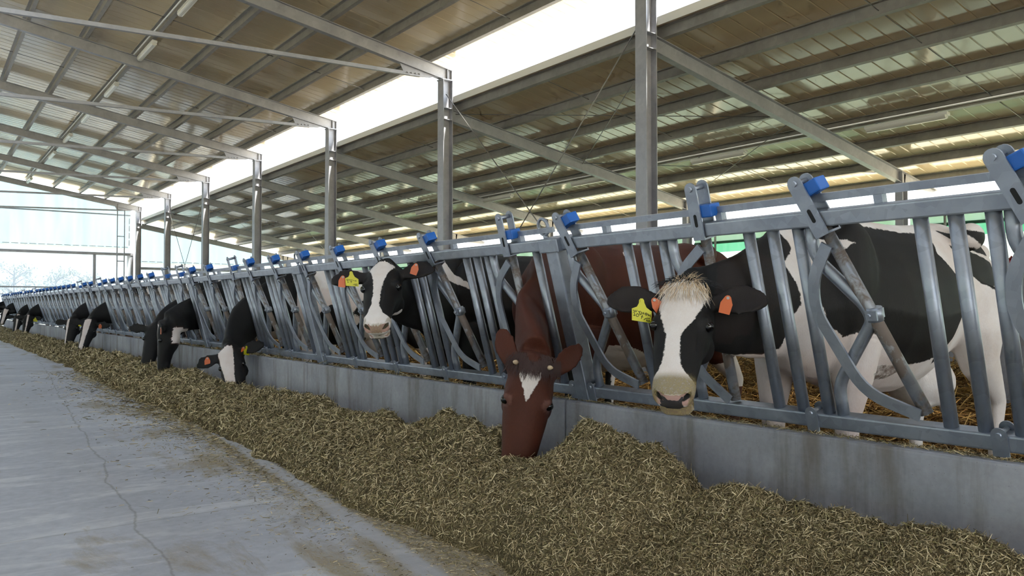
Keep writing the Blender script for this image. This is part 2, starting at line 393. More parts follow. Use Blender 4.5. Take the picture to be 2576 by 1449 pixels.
# --- portal frames
def frame(y, nth):
    e = empty('portal_frame', (COLX, y, 0))
    b = MB(); b.extrude([(a, c-0.1) for a, c in [(u_, v_) for u_, v_ in isec(0.2, 0.2)]], (0, 0, 0), (0, 0, zu(COLX)-0.008), up=(1, 0, 0))
    col_ = b.build('column', M['steel'], e)
    for zz in (zl(7.78)+0.005, zl(7.78)+RD-0.005):
        b = MB()
        for s in (-1, 1): b.box((-0.089, s*0.004 if s > 0 else -0.098, zz-0.005), (0.089, 0.098 if s > 0 else -0.004, zz+0.005))
        b.build('stiffener', M['steel'], col_)
    b = MB(); b.box((-0.12, -0.1, zu(COLX)-0.008), (0.12, 0.1, zu(COLX)+0.012)); b.build('cap_plate', M['steel'], e)
    b = MB(); xe = 7.80
    b.extrude(isec(RD, 0.11), (xe-COLX, 0, zu(xe)), (RIDGE-COLX, 0, zu(RIDGE))); r1 = b.build('upper_rafter', M['steel'], e)
    for xs in (7.70, 7.79):
        q = MB(); q.box((xs-COLX-0.005, -0.053, zu(xs)+0.012), (xs-COLX+0.005, 0.053, zu(xs)+RD-0.012)); q.build('stiffener', M['steel'], r1)
    b = MB(); L0, L1 = (7.785, 15.4)
    b.extrude(isec(RD, 0.11), (L0-COLX, 0, zl(L0)), (OUTX+0.12-COLX, 0, zl(OUTX+0.12))); lr = b.build('lower_rafter', M['steel'], e)
    # the part past the outer column is a tapered tail
    b = MB(); xa, xb = OUTX+0.1, 15.45
    for (wd, za0, za1, zb0, zb1) in ((0.008, 0.0, RD, RD-0.07, RD), (0.11, RD-0.011, RD, RD-0.011, RD), (0.11, 0.0, 0.011, RD-0.081, RD-0.07)):
        w = wd/2; vs_ = []
        for xx, h0, h1 in ((xa, za0, za1), (xb, zb0, zb1)):
            vs_ += [(xx-COLX, -w, zl(xx)+h0), (xx-COLX, w, zl(xx)+h0), (xx-COLX, w, zl(xx)+h1), (xx-COLX, -w, zl(xx)+h1)]
        b.add(vs_, [(0,1,2,3),(7,6,5,4),(0,4,5,1),(1,5,6,2),(2,6,7,3),(3,7,4,0)])
    b.build('rafter_tail', M['steel'], e)
    b = MB(); b.extrude([(a, c-0.09) for a, c in isec(0.18, 0.14)], (OUTX-COLX, 0, 0), (OUTX-COLX, 0, zl(OUTX)+0.02), up=(1, 0, 0)); b.build('outer_column', M['steel'], e)
    b = MB(); b.box((OUTX-COLX-0.095, -0.07, zl(OUTX)-0.005), (OUTX-COLX-0.085, 0.07, zl(OUTX)+RD)); b.build('end_plate', M['steel'], e)
    b = MB(); b.box((0.1, -0.06, zl(7.78)-0.02), (0.112, 0.06, zl(7.78)+RD+0.02)); b.build('end_plate', M['steel'], e)
    # tie bar with its bolted gusset
    b = MB(); b.obox(((7.15+RIDGE)/2-COLX, 0, 4.99), ((7.15-RIDGE)/2, 0, 0.125), (0, 0.03, 0), (-0.0005, 0, 0.03)); t_ = b.build('tie_bar', M['steel'], e)
    b = MB(); b.add([(6.75-COLX,-0.006,zu(6.75)), (7.45-COLX,-0.006,zu(7.45)), (7.35-COLX,-0.006,zu(7.35)-0.06), (6.85-COLX,-0.006,5.07),
                     (6.75-COLX,0.006,zu(6.75)), (7.45-COLX,0.006,zu(7.45)), (7.35-COLX,0.006,zu(7.35)-0.06), (6.85-COLX,0.006,5.07)],
                    [(0,1,2,3),(7,6,5,4),(0,4,5,1),(1,5,6,2),(2,6,7,3),(3,7,4,0)]); b.build('gusset', M['steel'], t_)
    b = MB()
    for k in range(4): b.tube([(6.88+0.08*k-COLX, -0.06, 5.115+0.004*k), (6.88+0.08*k-COLX, 0.05, 5.115+0.004*k)], 0.014, 6, up=(1, 0, 0))
    b.build('bolt', M['steel'], t_)
    tag(e, '%s steel frame from the far gable, with column, rafters and tie bar' % ORD[nth], 'steel frame', 'portal frames along the barn')
    return e
for i, y in enumerate(FR_Y[2:][::-1]): frame(y, i)
# mirrored half frames on the other side of the ridge
for i, y in enumerate(FR_Y[::-1]):
    e = empty('half_frame', (MIR-COLX, y, 0))
    b = MB(); b.extrude([(a, c-0.1) for a, c in isec(0.2, 0.2)], (0, 0, 0), (0, 0, zu(COLX)), up=(1, 0, 0)); b.build('column', M['steel'], e)
    b = MB(); b.extrude(isec(RD, 0.11), (-0.12, 0, zu(7.8)), (COLX-RIDGE, 0, zu(RIDGE))); b.build('upper_rafter', M['steel'], e)
    b = MB(); b.extrude(isec(RD, 0.11), (-0.1, 0, zl(7.785)), (COLX-15.4, 0, zl(15.4))); b.build('lower_rafter', M['steel'], e)
    tag(e, 'galvanised half frame across the feed alley, %s from the far gable' % ORD[i], 'steel frame', 'half frames across the alley')

# --- cross bracing between columns: thin rods with turnbuckles
def brace(ya, yb, zt, label):
    o = empty('cross_brace', (COLX, ya, 0))
    for dx, p0, p1 in ((-0.015, (0, 0.02, 0.15), (0, yb-ya-0.05, zt)), (0.015, (0, yb-ya-0.02, 0.15), (0, 0.05, zt))):
        p0, p1 = Vector(p0), Vector(p1); p0.x = p1.x = dx; d = (p1-p0).normalized(); L = (p1-p0).length
        b = MB(); b.tube([p0, p1], 0.009, 6); r_ = b.build('brace_rod', M['cable'], o)
        b = MB(); a = p0+d*(L*0.22); b.tube([a, a+d*0.03, a+d*0.14, a+d*0.17], [0.012, 0.026, 0.026, 0.012], 8); b.build('turnbuckle', M['cable'], r_)
    tag(o, label, 'cross brace', 'cross bracing between the columns'); return o
brace(FR_Y[4], FR_Y[5], 4.85, 'pair of thin crossed steel rods with turnbuckles between the columns behind the red cow')
brace(FR_Y[8], FR_Y[9], 4.85, 'pair of thin crossed steel rods between the second and third columns from the far gable')
# roof bracing in the plane of the low roof
for i, lb in ((4, 'thin crossed rods strung under the low roof above the red cow'), (8, 'thin crossed rods strung under the low roof near the far gable')):
    ya, yb = FR_Y[i], FR_Y[i+1]; e = empty('roof_brace', (7.9, ya, zl(7.9)))
    for (xa, xb) in ((7.9, 11.0), (11.0, 14.1)):
        for (p, q, dz) in ((ya, yb, 0.15), (yb, ya, 0.17)):
            pa, pb = Vector((xa-7.9, p-ya, zl(xa)+dz-zl(7.9))), Vector((xb-7.9, q-ya, zl(xb)+dz-zl(7.9)))
            b = MB(); b.tube([pa, pb], 0.007, 6); b.build('brace_rod', M['cable'], e)
    tag(e, lb, 'roof brace')

# --- strip lights
def strip_light(x, y, z, slope, label, grp):
    e = empty('strip_light', (x, y, z), (0, math.atan(slope), 0))
    b = MB(); b.box((-0.05, -0.63, -0.05), (0.05, 0.63, 0.0)); me = b.mesh('housing'); bevel(me, 0.012); mk('housing', me, M['white_box'], e)
    n = 8; prof = [(0.055*math.cos(math.pi*k/n), -0.05-0.05*math.sin(math.pi*k/n)) for k in range(n+1)]
    b = MB(); b.extrude(prof[::-1], (0, -0.6, 0), (0, 0.6, 0)); b.build('diffuser', M['diffuser'], e)
    for s in (-0.45, 0.45):
        b = MB(); b.box((-0.012, s-0.02, 0.0), (0.012, s+0.02, 0.035)); b.build('clip', M['steel'], e)
    tag(e, label, 'strip light', grp)
M['diffuser'] = plain('light_diffuser', '#dcdcd6', 0.25, amt=0.03)
for k in range(8):
    x = ux[4]+0.03; strip_light(x, 16.55 if k == 1 else 13.5+3.26*k, zu(x)+RD-0.035, US, 'unlit white strip light under the high roof, %s from the far gable' % ORD[7-k], 'strip lights of the high roof')
for k in range(7):
    x = lx[4]-0.02; strip_light(x, 3.3 if k == 0 else 2.6+3.5*k, zl(x)+RD-0.035, LS, 'unlit white strip light under the low roof, %s from the far gable' % ORD[6-k], 'strip lights of the low roof')
# cable conduit along the lights
for x, z, lb in ((ux[4]-0.05, zu(ux[4]-0.05)+RD+0.018, 'thin grey conduit running along the strip lights of the high roof'), (lx[4]-0.09, zl(lx[4]-0.09)+RD+0.018, 'thin grey conduit running along the strip lights of the low roof')):
    b = MB(); b.tube([(0, Y0, 0), (0, Y1-0.3, 0)], 0.013, 6); tag(b.build('conduit', M['white_box'], None, (x, 0, z)), lb, 'conduit')

m = NT('white_roller_cloth'); df = m.n('BsdfDiffuse', Color=col('#e8eaec')); tl = m.n('BsdfTranslucent', Color=col('#e8eaec')); mx = m.n('MixShader'); mx.inputs[0].default_value = 0.5; m.link(df, mx.inputs[1]); m.link(tl, mx.inputs[2]); M['roller'] = m.done(mx)
# --- far gable wall: wind mesh in a steel frame
YE = FR_Y[-1]+0.25
wf = structure(empty('wall_far', (7.5, YE, 0)))
def part_box(name, lo, hi, mat, parent):
    b = MB(); L = parent.location; b.box(tuple(lo[i]-L[i] for i in range(3)), tuple(hi[i]-L[i] for i in range(3))); return b.build(name, mat, parent)
def sheet(name, pts, mat, parent, thick=0.006, axis=1):
    b = MB(); n = len(pts); L = parent.location; off = Vector((0, thick, 0)) if axis == 1 else Vector((thick, 0, 0))
    vs_ = [Vector(p)-L for p in pts]; b.add(vs_, [tuple(range(n))]); return b.build(name, mat, parent)
xl = MIR-7.5
sheet('mesh_panel', [(xl, YE, 3.5), (7.42, YE, 3.5), (7.42, YE, zu(7.42)+0.1), (RIDGE, YE, zu(RIDGE)+0.1), (xl, YE, zu(7.5)+0.1)], M['mesh_blue'], wf)
sheet('mesh_panel', [(xl, YE+0.02, 0.0), (7.42, YE+0.02, 0.0), (7.42, YE+0.02, 3.22), (xl, YE+0.02, 3.22)], M['mesh_white'], wf)
sheet('mesh_panel', [(7.8, YE, 2.9), (OUTX, YE, 2.9), (OUTX, YE, zl(OUTX)+0.05), (7.8, YE, zl(7.8)+0.05)], M['mesh_blue'], wf)
sheet('mesh_panel', [(7.8, YE+0.02, 0.0), (OUTX, YE+0.02, 0.0), (OUTX, YE+0.02, 2.65), (7.8, YE+0.02, 2.65)], M['mesh_white'], wf)
sheet('header_cloth', [(xl, YE-0.1, 3.3), (7.52, YE-0.1, 3.3), (7.52, YE-0.1, 3.52), (xl, YE-0.1, 3.52)], M['roller'], wf)
part_box('header_rail', (xl, YE-0.14, 3.2), (7.52, YE+0.08, 3.298), M['steel'], wf)
sheet('header_cloth', [(7.8, YE-0.1, 2.72), (OUTX, YE-0.1, 2.72), (OUTX, YE-0.1, 2.92), (7.8, YE-0.1, 2.92)], M['roller'], wf)
part_box('header_rail', (7.8, YE-0.14, 2.62), (OUTX, YE+0.08, 2.718), M['steel'], wf)
sheet('jamb_cloth', [(7.40, YE-0.09, 3.525), (7.54, YE-0.09, 3.525), (7.54, YE-0.09, 5.0), (7.40, YE-0.09, 5.0)], M['roller'], wf)
sheet('jamb_cloth', [(7.28, YE-0.09, 0.0), (7.42, YE-0.09, 0.0), (7.42, YE-0.09, 3.195), (7.28, YE-0.09, 3.195)], M['roller'], wf)
part_box('jamb', (7.43, YE-0.1, 0.0), (7.53, YE+0.04, 3.195), M['steel'], wf)
part_box('mullion', (5.98, YE-0.1, 0.0), (6.08, YE-0.0, 3.195), M['steel'], wf)
part_box('mullion', (9.9, YE-0.1, 0.0), (10.0, YE-0.0, 2.615), M['steel'], wf)
for z_ in (4.93,): part_box('wall_rail', (xl, YE-0.06, z_-0.025), (7.40, YE-0.01, z_+0.025), M['steel'], wf)
b = MB(); b.tube([(xl-7.5, -0.3, 1.80), (0.1, -0.3, 1.80)], 0.028, 8); b.build('wind_bar', M['steel'], wf)
# loops lacing the mesh to its frame
lace = MB(); lace.box((-0.12, -0.008, -0.012), (0.12, 0.008, 0.012)); lm = lace.mesh('lacing_strap'); lm.materials.append(M['purlin'])
for k in range(17): mk('lacing_strap', lm, None, wf, (-0.3-0.31*k, -0.01, 3.56))
for k in range(20): mk('lacing_strap', lm, None, wf, (0.5+0.31*k, -0.01, 2.97))
for k in range(4):
    o = mk('lacing_strap', lm, None, wf, (-0.13, -0.01, 3.75+0.31*k)); o.rotation_euler = (0, math.pi/2, 0)
# ladder leaning on the gable
e = empty('ladder', (6.95, YE-0.5, 0))
for s, zt in ((-0.14, 5.35), (0.14, 5.1)):
    b = MB(); b.tube([(s, 0, 0), (s, 0, zt)], 0.022, 8); b.build('stile', M['steel'], e)
for z_ in (1.9, 2.93, 3.98, 5.1):
    b = MB(); b.tube([(-0.14, 0, z_), (0.14, 0, z_)], 0.02, 8); b.build('rung', M['steel'], e)
tag(e, 'thin grey ladder frame standing against the far gable mesh', 'ladder')

# --- side walls: curtain with an open gap under the eave
M['dark_green'] = plain('dark_green_tube', '#1d5a45', 0.5)
def side_wall(name, XW, sg, i0, full):
    wr = structure(empty(name, (XW, 0, 0)))
    for i in range(i0, len(FR_Y)-1):
        ya, yb = FR_Y[i]+0.05, FR_Y[i+1]-0.05
        sheet('curtain_top', [(XW, ya, 2.46), (XW, yb, 2.46), (XW, yb, 2.82), (XW, ya, 2.82)], M['mesh_pale_green'], wr)
        b = MB(); b.tube([(0.0, ya, 2.44), (0.0, yb, 2.44)], 0.03, 8); b.build('roller_tube', M['dark_green'], wr)
        sheet('curtain_band', [(XW+sg*0.01, ya, 2.22), (XW+sg*0.01, yb, 2.22), (XW+sg*0.01, yb, 2.42), (XW+sg*0.01, ya, 2.42)], M['mesh_green'], wr)
        sheet('curtain', [(XW+sg*0.02, ya, 0.3), (XW+sg*0.02, yb, 0.3), (XW+sg*0.02, yb, 2.22), (XW+sg*0.02, ya, 2.22)], M['mesh_mint'], wr)
        if full:
            for dy in (0.75, 4.3):
                b = MB(); b.tube([(-0.06, FR_Y[i]+dy, 0.0), (-0.06, FR_Y[i]+dy, 2.9)], 0.024, 8); b.build('guide_pole', M['galv'], wr)
    part_box('base_wall', (XW-0.05, Y0, 0), (XW+0.1, Y1, 0.3), M['curb'], wr)
side_wall('wall_right', OUTX+0.2, 1, 0, True)
side_wall('wall_left', MIR-OUTX-0.2, -1, 0, False)  # unseen mirror of the right wall, put in to cut low side light
# ================================================================ self-locking feed fence
# each panel is laid out in its own plane: x along the fence, y towards the alley, z up the slope of the fence
FBX, FBZ = 2.95, 0.55                       # bottom rail
FV = Vector((2.73-2.95, 0, 1.335-0.55)); FL = FV.length; FV.normalize()
FROT = Matrix(((0, -FV.z, FV.x), (1, 0, 0), (0, FV.x, FV.z))).to_euler()
PIV = (-0.245, 0.44); OPEN = math.radians(22.0)
RS = 0.03
def sq(h): return [(-h, -h), (h, -h), (h, h), (-h, h)]
def rail_mesh(name, L, h=RS):
    b = MB(); b.extrude(sq(h), (0.05, 0, 0), (L-0.05, 0, 0)); me = b.mesh(name); bevel(me, 0.007, 2); me.materials.append(M['galv']); return me
def tube_mesh(name, pts, r, mat, n=12, fil=0.0):
    b = MB(); b.tube(fillet(pts, fil, 5) if fil else pts, r, n, up=(0, 1, 0)); me = b.mesh(name); me.materials.append(M[mat]); return me
ME = {}
ME['upright'] = tube_mesh('upright', [(0, 0, 0.02), (0, 0, FL-0.025)], 0.0245, 'galv', 14)
ME['bent'] = tube_mesh('bent_tube', [(-0.055,0,FL-0.025),(-0.05,0,0.665),(-0.225,0,0.47),(-0.242,0,0.415),(-0.06,0,0.15),(-0.06,0,0.02)], 0.0235, 'galv', 12, 0.06)
ME['bar'] = tube_mesh('lock_bar', [(0,0,-0.40),(0,0,0.36)], 0.0235, 'galv_worn', 14)
def ribbon(pts, w, t, y):
    pts = fillet([Vector((p[0], 0, p[1])) for p in pts], 0.09, 5); L = []; R = []
    for i, p in enumerate(pts):
        d = (pts[min(i+1, len(pts)-1)]-pts[max(i-1, 0)]).normalized(); n_ = Vector((d.z, 0, -d.x))*w/2
        L.append(p+n_); R.append(p-n_)
    b = MB(); n = len(pts); vs_ = []
    for yy in (y-t/2, y+t/2):
        for q in L: vs_.append((q.x, yy, q.z))
        for q in R: vs_.append((q.x, yy, q.z))
    fs = []
    for i in range(n-1):
        fs += [(i, i+1, n+i+1, n+i), (2*n+i+1, 2*n+i, 3*n+i, 3*n+i+1), (i, 2*n+i, 2*n+i+1, i+1), (n+i+1, 3*n+i+1, 3*n+i, n+i)]
    fs += [(0, n, 3*n, 2*n), (n-1, 2*n+n-1, 3*n+n-1, 2*n-1)]
    b.add(vs_, fs); return b
def canon(p):
    x, z = p[0]-PIV[0], p[1]-PIV[1]
    return (x*math.cos(OPEN)-z*math.sin(OPEN), x*math.sin(OPEN)+z*math.cos(OPEN))
bow = [canon(p) for p in [(-0.125,0.715),(-0.045,0.585),(-0.035,0.455),(-0.185,0.14),(-0.385,0.072)]]
ME['bow'] = ribbon(bow, 0.046, 0.010, 0.031).mesh('guard_bow'); ME['bow'].materials.append(M['galv'])
# U bracket: two cheeks joined by a foot, riding over the top rail
def cheek(b, y0, y1):
    w = 0.030; zt = 0.585; zb = 0.335; n = 8
    prof = [(-w, zb), (w, zb)]+[(w*math.cos(math.pi*k/n), zt-w+w*math.sin(math.pi*k/n)) for k in range(n+1)]
    m_ = len(prof); vs_ = [(a, y0, c) for a, c in prof]+[(a, y1, c) for a, c in prof]
    b.add(vs_, [(i, m_+i, m_+(i+1) % m_, (i+1) % m_) for i in range(m_)]+[tuple(range(m_)), tuple(range(2*m_-1, m_-1, -1))])
b = MB(); cheek(b, 0.036, 0.043); cheek(b, -0.043, -0.036); b.box((-0.030, -0.036, 0.335), (0.030, 0.036, 0.343))
ME['bracket'] = b.mesh('latch_bracket'); ME['bracket'].materials.append(M['galv'])
b = MB(); b.tube([(0, -0.052, 0.557), (0, 0.052, 0.557)], 0.012, 10, up=(1, 0, 0)); ME['pin'] = b.mesh('latch_pin'); ME['pin'].materials.append(M['galv'])
n = 8; b = MB(); sl = [(0.008*math.cos(math.pi*k/n), 0.42+0.02+0.008*math.sin(math.pi*k/n)) for k in range(n+1)]+[(-0.008*math.cos(math.pi*k/n), 0.42-0.02-0.008*math.sin(math.pi*k/n)) for k in range(n+1)]
m_ = len(sl); b.add([(a, 0.0436, c) for a, c in sl]+[(a, 0.0425, c) for a, c in sl], [tuple(range(m_))[::-1]]+[(i, (i+1) % m_, m_+(i+1) % m_, m_+i) for i in range(m_)])
M['dark'] = plain('slot_shade_and_cap', '#17181a', 0.8); ME['slot_shade'] = b.mesh('slot_shade'); ME['slot_shade'].materials.append(M['dark'])  # dark sheet on the cheek, painting the shade of an uncut slot
b = MB(); b.obox((-0.012, 0, 0), (0.052, 0, 0), (0, 0.034, 0), (0, 0, 0.026)); me = b.mesh('latch_block'); bevel(me, 0.006, 2); me.materials.append(M['blue']); ME['latch'] = me
# clamp with bolt at the pivot, and plate brackets on the bottom rail
b = MB(); b.tube([(-0.008, 0, -0.026), (-0.008, 0, 0.026)], 0.029, 12, up=(0, 1, 0)); b.box((-0.030, 0.020, -0.018), (0.012, 0.029, 0.018)); b.box((-0.030, -0.029, -0.018), (0.012, -0.020, 0.018)); b.tube([(0, -0.037, 0), (0, 0.037, 0)], 0.009, 8, up=(1, 0, 0))
ME['clamp'] = b.mesh('pivot_clamp'); ME['clamp'].materials.append(M['galv'])
def rounded_plate(w, z0, z1, y0, y1):
    n = 8; prof = [(-w, z0), (w, z0)]+[(w*math.cos(math.pi*k/n), z1-w+w*math.sin(math.pi*k/n)) for k in range(n+1)]; m_ = len(prof); b = MB()
    b.add([(a, y0, c) for a, c in prof]+[(a, y1, c) for a, c in prof], [(i, m_+i, m_+(i+1) % m_, (i+1) % m_) for i in range(m_)]+[tuple(range(m_)), tuple(range(2*m_-1, m_-1, -1))]); return b
b = rounded_plate(0.026, -0.045, 0.058, 0.031, 0.037); c_ = rounded_plate(0.026, -0.045, 0.058, -0.037, -0.031); b.add(c_.v, c_.f); b.tube([(0, -0.045, 0.032), (0, 0.045, 0.032)], 0.010, 8, up=(1, 0, 0))
ME['stop'] = b.mesh('stop_bracket'); ME['stop'].materials.append(M['galv'])
b = MB(); b.box((-0.016, -0.036, 0), (0.016, -0.004, 0.035)); ME['stand'] = b.mesh('release_bracket'); ME['stand'].materials.append(M['galv'])
UPRIGHT = {2, 4, 11, 14, 15, 22, 25, 36, 40, 46, 51}
def headlock(panel, dyC, k):
    mk('bent_tube', ME['bent'], None, panel, (dyC, 0, 0))
    lb = mk('lock_bar', ME['bar'], None, panel, (dyC+PIV[0], 0, PIV[1]))
    up = k in UPRIGHT
    lb.rotation_euler = (0, 0.0 if up else OPEN+rnd.uniform(-0.012, 0.012), 0)
    mk('pivot_clamp', ME['clamp'], None, panel, (dyC+PIV[0], 0, PIV[1]))
    mk('guard_bow', ME['bow'], None, lb); mk('latch_bracket', ME['bracket'], None, lb); mk('latch_pin', ME['pin'], None, lb); mk('slot_shade', ME['slot_shade'], None, lb)
    mk('latch_block', ME['latch'], None, lb, (-0.016, 0, 0.455 if up else 0.515))
    mk('release_bracket', ME['stand'], None, panel, (dyC-0.33, -0.0, FL+RS-0.002))
# posts at the joints
b = MB(); b.extrude(sq(0.045), (0, 0, -0.062), (0, 0, FL+0.03), up=(0, 1, 0)); pm = b.mesh('post_tube'); bevel(pm, 0.008, 2); pm.materials.append(M['galv'])
b = MB(); b.extrude([(-0.062, -0.036), (0.062, -0.036), (0.062, 0.036), (-0.062, 0.036)], (-0.078, 0, FL), (0.078, 0, FL), up=(0, 0, 1)); sm_ = b.mesh('rail_sleeve'); bevel(sm_, 0.006, 2); sm_.materials.append(M['galv'])
b = MB(); b.tube([(0.04*math.cos(2*math.pi*k/14), 0, FL+0.095+0.045*math.sin(2*math.pi*k/14)) for k in range(15)], 0.009, 8, up=(0, 1, 0), caps=False); b.tube([(0, 0, FL+0.02), (0, 0, FL+0.055)], 0.012, 8); em_ = b.mesh('eye_ring'); em_.materials.append(M['galv'])
FENCE_Y = [-3.72+3.5*i for i in range(0, 12)]
def fence_panel(j, label):
    yj = FENCE_Y[j]; L = 3.5; last = yj > 34
    if last: L = 2.12
    p = empty('headlock_panel', (FBX, yj, FBZ), FROT)
    mk('top_rail', rail_mesh('top_rail', L), None, p, (0, 0, FL)); mk('bottom_rail', rail_mesh('bottom_rail', L), None, p)
    b = MB(); b.extrude([(-0.010, -0.014), (0.010, -0.014), (0.010, 0.014), (-0.010, 0.014)], (0.02, -0.02, FL+RS+0.045), (L-0.02, -0.02, FL+RS+0.045), up=(0, 0, 1)); b.build('release_rail', M['galv'], p)
    mk('upright', ME['upright'], None, p, (0.177, 0, 0))
    po = mk('joint_post', pm, None, p); mk('rail_sleeve', sm_, None, po); mk('eye_ring', em_, None, po, (0.10, -0.02, 0.0))
    for s_ in (-1, 1): mk('stop_bracket', ME['stop'], None, po, (s_*0.074, 0.0, 0.0))
    for i in range(5):
        dyC = 3.447-0.7*i
        if dyC > L-0.04: continue
        k = 3+5*(j-1)-i
        if i > 0:
            for d_ in (0.23, 0.115, 0.0): mk('upright', ME['upright'], None, p, (dyC+d_, 0, 0))
            mk('stop_bracket', ME['stop'], None, p, (dyC+0.062, 0, 0))
        headlock(p, dyC, k)
    tag(p, label, 'feed fence', 'headlock panels along the curb')
    return p
NJ = sum(1 for y in FENCE_Y if y < 36)
for j in range(NJ):
    fence_panel(j, 'galvanised headlock panel with slanted bars and blue latches, %s from the far gable' % ORD[NJ-1-j])
# ================================================================ feed along the curb
m = NT('chopped_feed'); co = m.coord('Object'); n1 = m.noise(co, 7, 6, 0.7); n2 = m.noise(m.coord('Object', (1, 1, 1)), 75, 3, 0.8, 1.5); n3 = m.noise(co, 2.2, 3)
base = m.ramp(n2, [(0.30, '#463d2b'), (0.46, '#786a4c'), (0.60, '#998a69'), (0.74, '#b8a983')])
base = m.mix(m.ramp(n3, [(0.35, (0,0,0)), (0.65, (0.5,)*3)]), base, '#6c644b')
M['feed'] = m.done(m.bsdf(base, 0.95, 0, m.bump(m.math('ADD', n2, n1), 1.0, 0.02), 0.1))
m = NT('cut_stalks'); at = m.n('Attribute', _attribute_name='col')
M['stalk'] = m.done(m.bsdf(at.outputs['Color'], 0.8, 0, None, 0.25))

RY = np.array([-8,0.5,0.96,1.24,1.33,1.41,1.49,1.69,1.86,2.04,2.11,2.16,2.26,2.56,2.72,3.0,3.29,3.44,3.77,4.11,4.39,4.52,4.7,5.17,5.64,6.5,7.4,8.2,9.0,9.8,10.8,12,40])
RZ = np.array([.33,.33,.33,.35,.32,.32,.37,.38,.34,.27,.28,.34,.42,.43,.42,.33,.29,.33,.35,.32,.24,.27,.30,.29,.29,.30,.26,.25,.29,.25,.28,.28,.27])
EY = np.array([-8,2.4,3.2,3.75,6.0,8.7,14,19,40]); EX = np.array([1.80,1.80,1.82,1.80,1.90,1.93,2.05,2.07,2.08])
def fnoise(x, y, s, seed, oct_=4):
    return np.array([mnoise.fractal(Vector((a*s, b_*s, seed)), 0.9, 2.1, oct_) for a, b_ in zip(np.ravel(x), np.ravel(y))]).reshape(np.shape(x))
_hn = {}
def heap_grid(xs, ys):
    X, Y = np.meshgrid(xs, ys); n1 = fnoise(X, Y, 2.6, 1.7, 4); n2 = fnoise(X*1.0, Y, 9.0, 5.2, 3); n3 = fnoise(X*0+1, Y, 1.7, 9.1, 3)
    xe = np.interp(Y, EY, EX)+0.09*n3; zr = np.interp(Y, RY, RZ)
    xr = 2.42+0.05*fnoise(X*0+2, Y, 1.2, 4.4, 2)
    s = np.clip((X-xe)/(xr-xe), 0, None)
    up = np.where(s < 1, np.power(np.clip(s, 0, 1), 0.62)*(1-0.12*np.sin(np.clip(s, 0, 1)*math.pi)), 1.0)
    t = np.clip((X-xr)/(2.79-xr), 0, 1)
    dn = 1-0.75*(t*t*(3-2*t))
    z = zr*np.where(s < 1, up, dn)
    z = z*(1+0.27*n1)+0.030*n2*np.clip(s*2, 0, 1)+0.006*np.clip(s*4, 0, 1)
    return np.where(X < xe, -0.02-0.2*(xe-X), z)
hx = np.linspace(1.55, 2.772, 62)
hy = np.concatenate([np.linspace(-6, 0.4, 60, endpoint=False), np.linspace(0.4, 7, 300, endpoint=False), np.linspace(7, 16, 180, endpoint=False), np.linspace(16, 36.8, 150)])
HZ = heap_grid(hx, hy)
ny_, nx_ = HZ.shape; Xg, Yg = np.meshgrid(hx, hy)
b = MB(); b.v = [tuple(p) for p in np.stack([Xg, Yg, HZ], -1).reshape(-1, 3)]
idx = np.arange(ny_*nx_).reshape(ny_, nx_)
for j in range(ny_-1):
    for i in range(nx_-1):
        if max(HZ[j, i], HZ[j, i+1], HZ[j+1, i], HZ[j+1, i+1]) > -0.02:
            b.f.append((idx[j, i], idx[j, i+1], idx[j+1, i+1], idx[j+1, i])); b.sm.append(True)
heap = b.build('feed_heap', M['feed']); tag(heap, 'long heap of chopped green-brown feed lying against the curb', 'feed', kind='stuff')
def heap_z(x, y):
    j = np.clip(np.searchsorted(hy, y)-1, 0, ny_-2); i = np.clip(np.searchsorted(hx, x)-1, 0, nx_-2)
    fy = np.clip((y-hy[j])/(hy[j+1]-hy[j]), 0, 1); fx = np.clip((x-hx[i])/(hx[i+1]-hx[i]), 0, 1)
    return (HZ[j, i]*(1-fx)+HZ[j, i+1]*fx)*(1-fy)+(HZ[j+1, i]*(1-fx)+HZ[j+1, i+1]*fx)*fy
rng = np.random.default_rng(11)
PAL = np.array([col(c)[:3] for c in ('#948665', '#ab9a76', '#776b4d', '#c9b992', '#564b35', '#9c8d6c', '#827b52', '#dccea9')])
STR = np.array([col(c)[:3] for c in ('#8f6c38', '#6e5028', '#a8854c', '#523a1e', '#bd9c62', '#7d5c2e')])
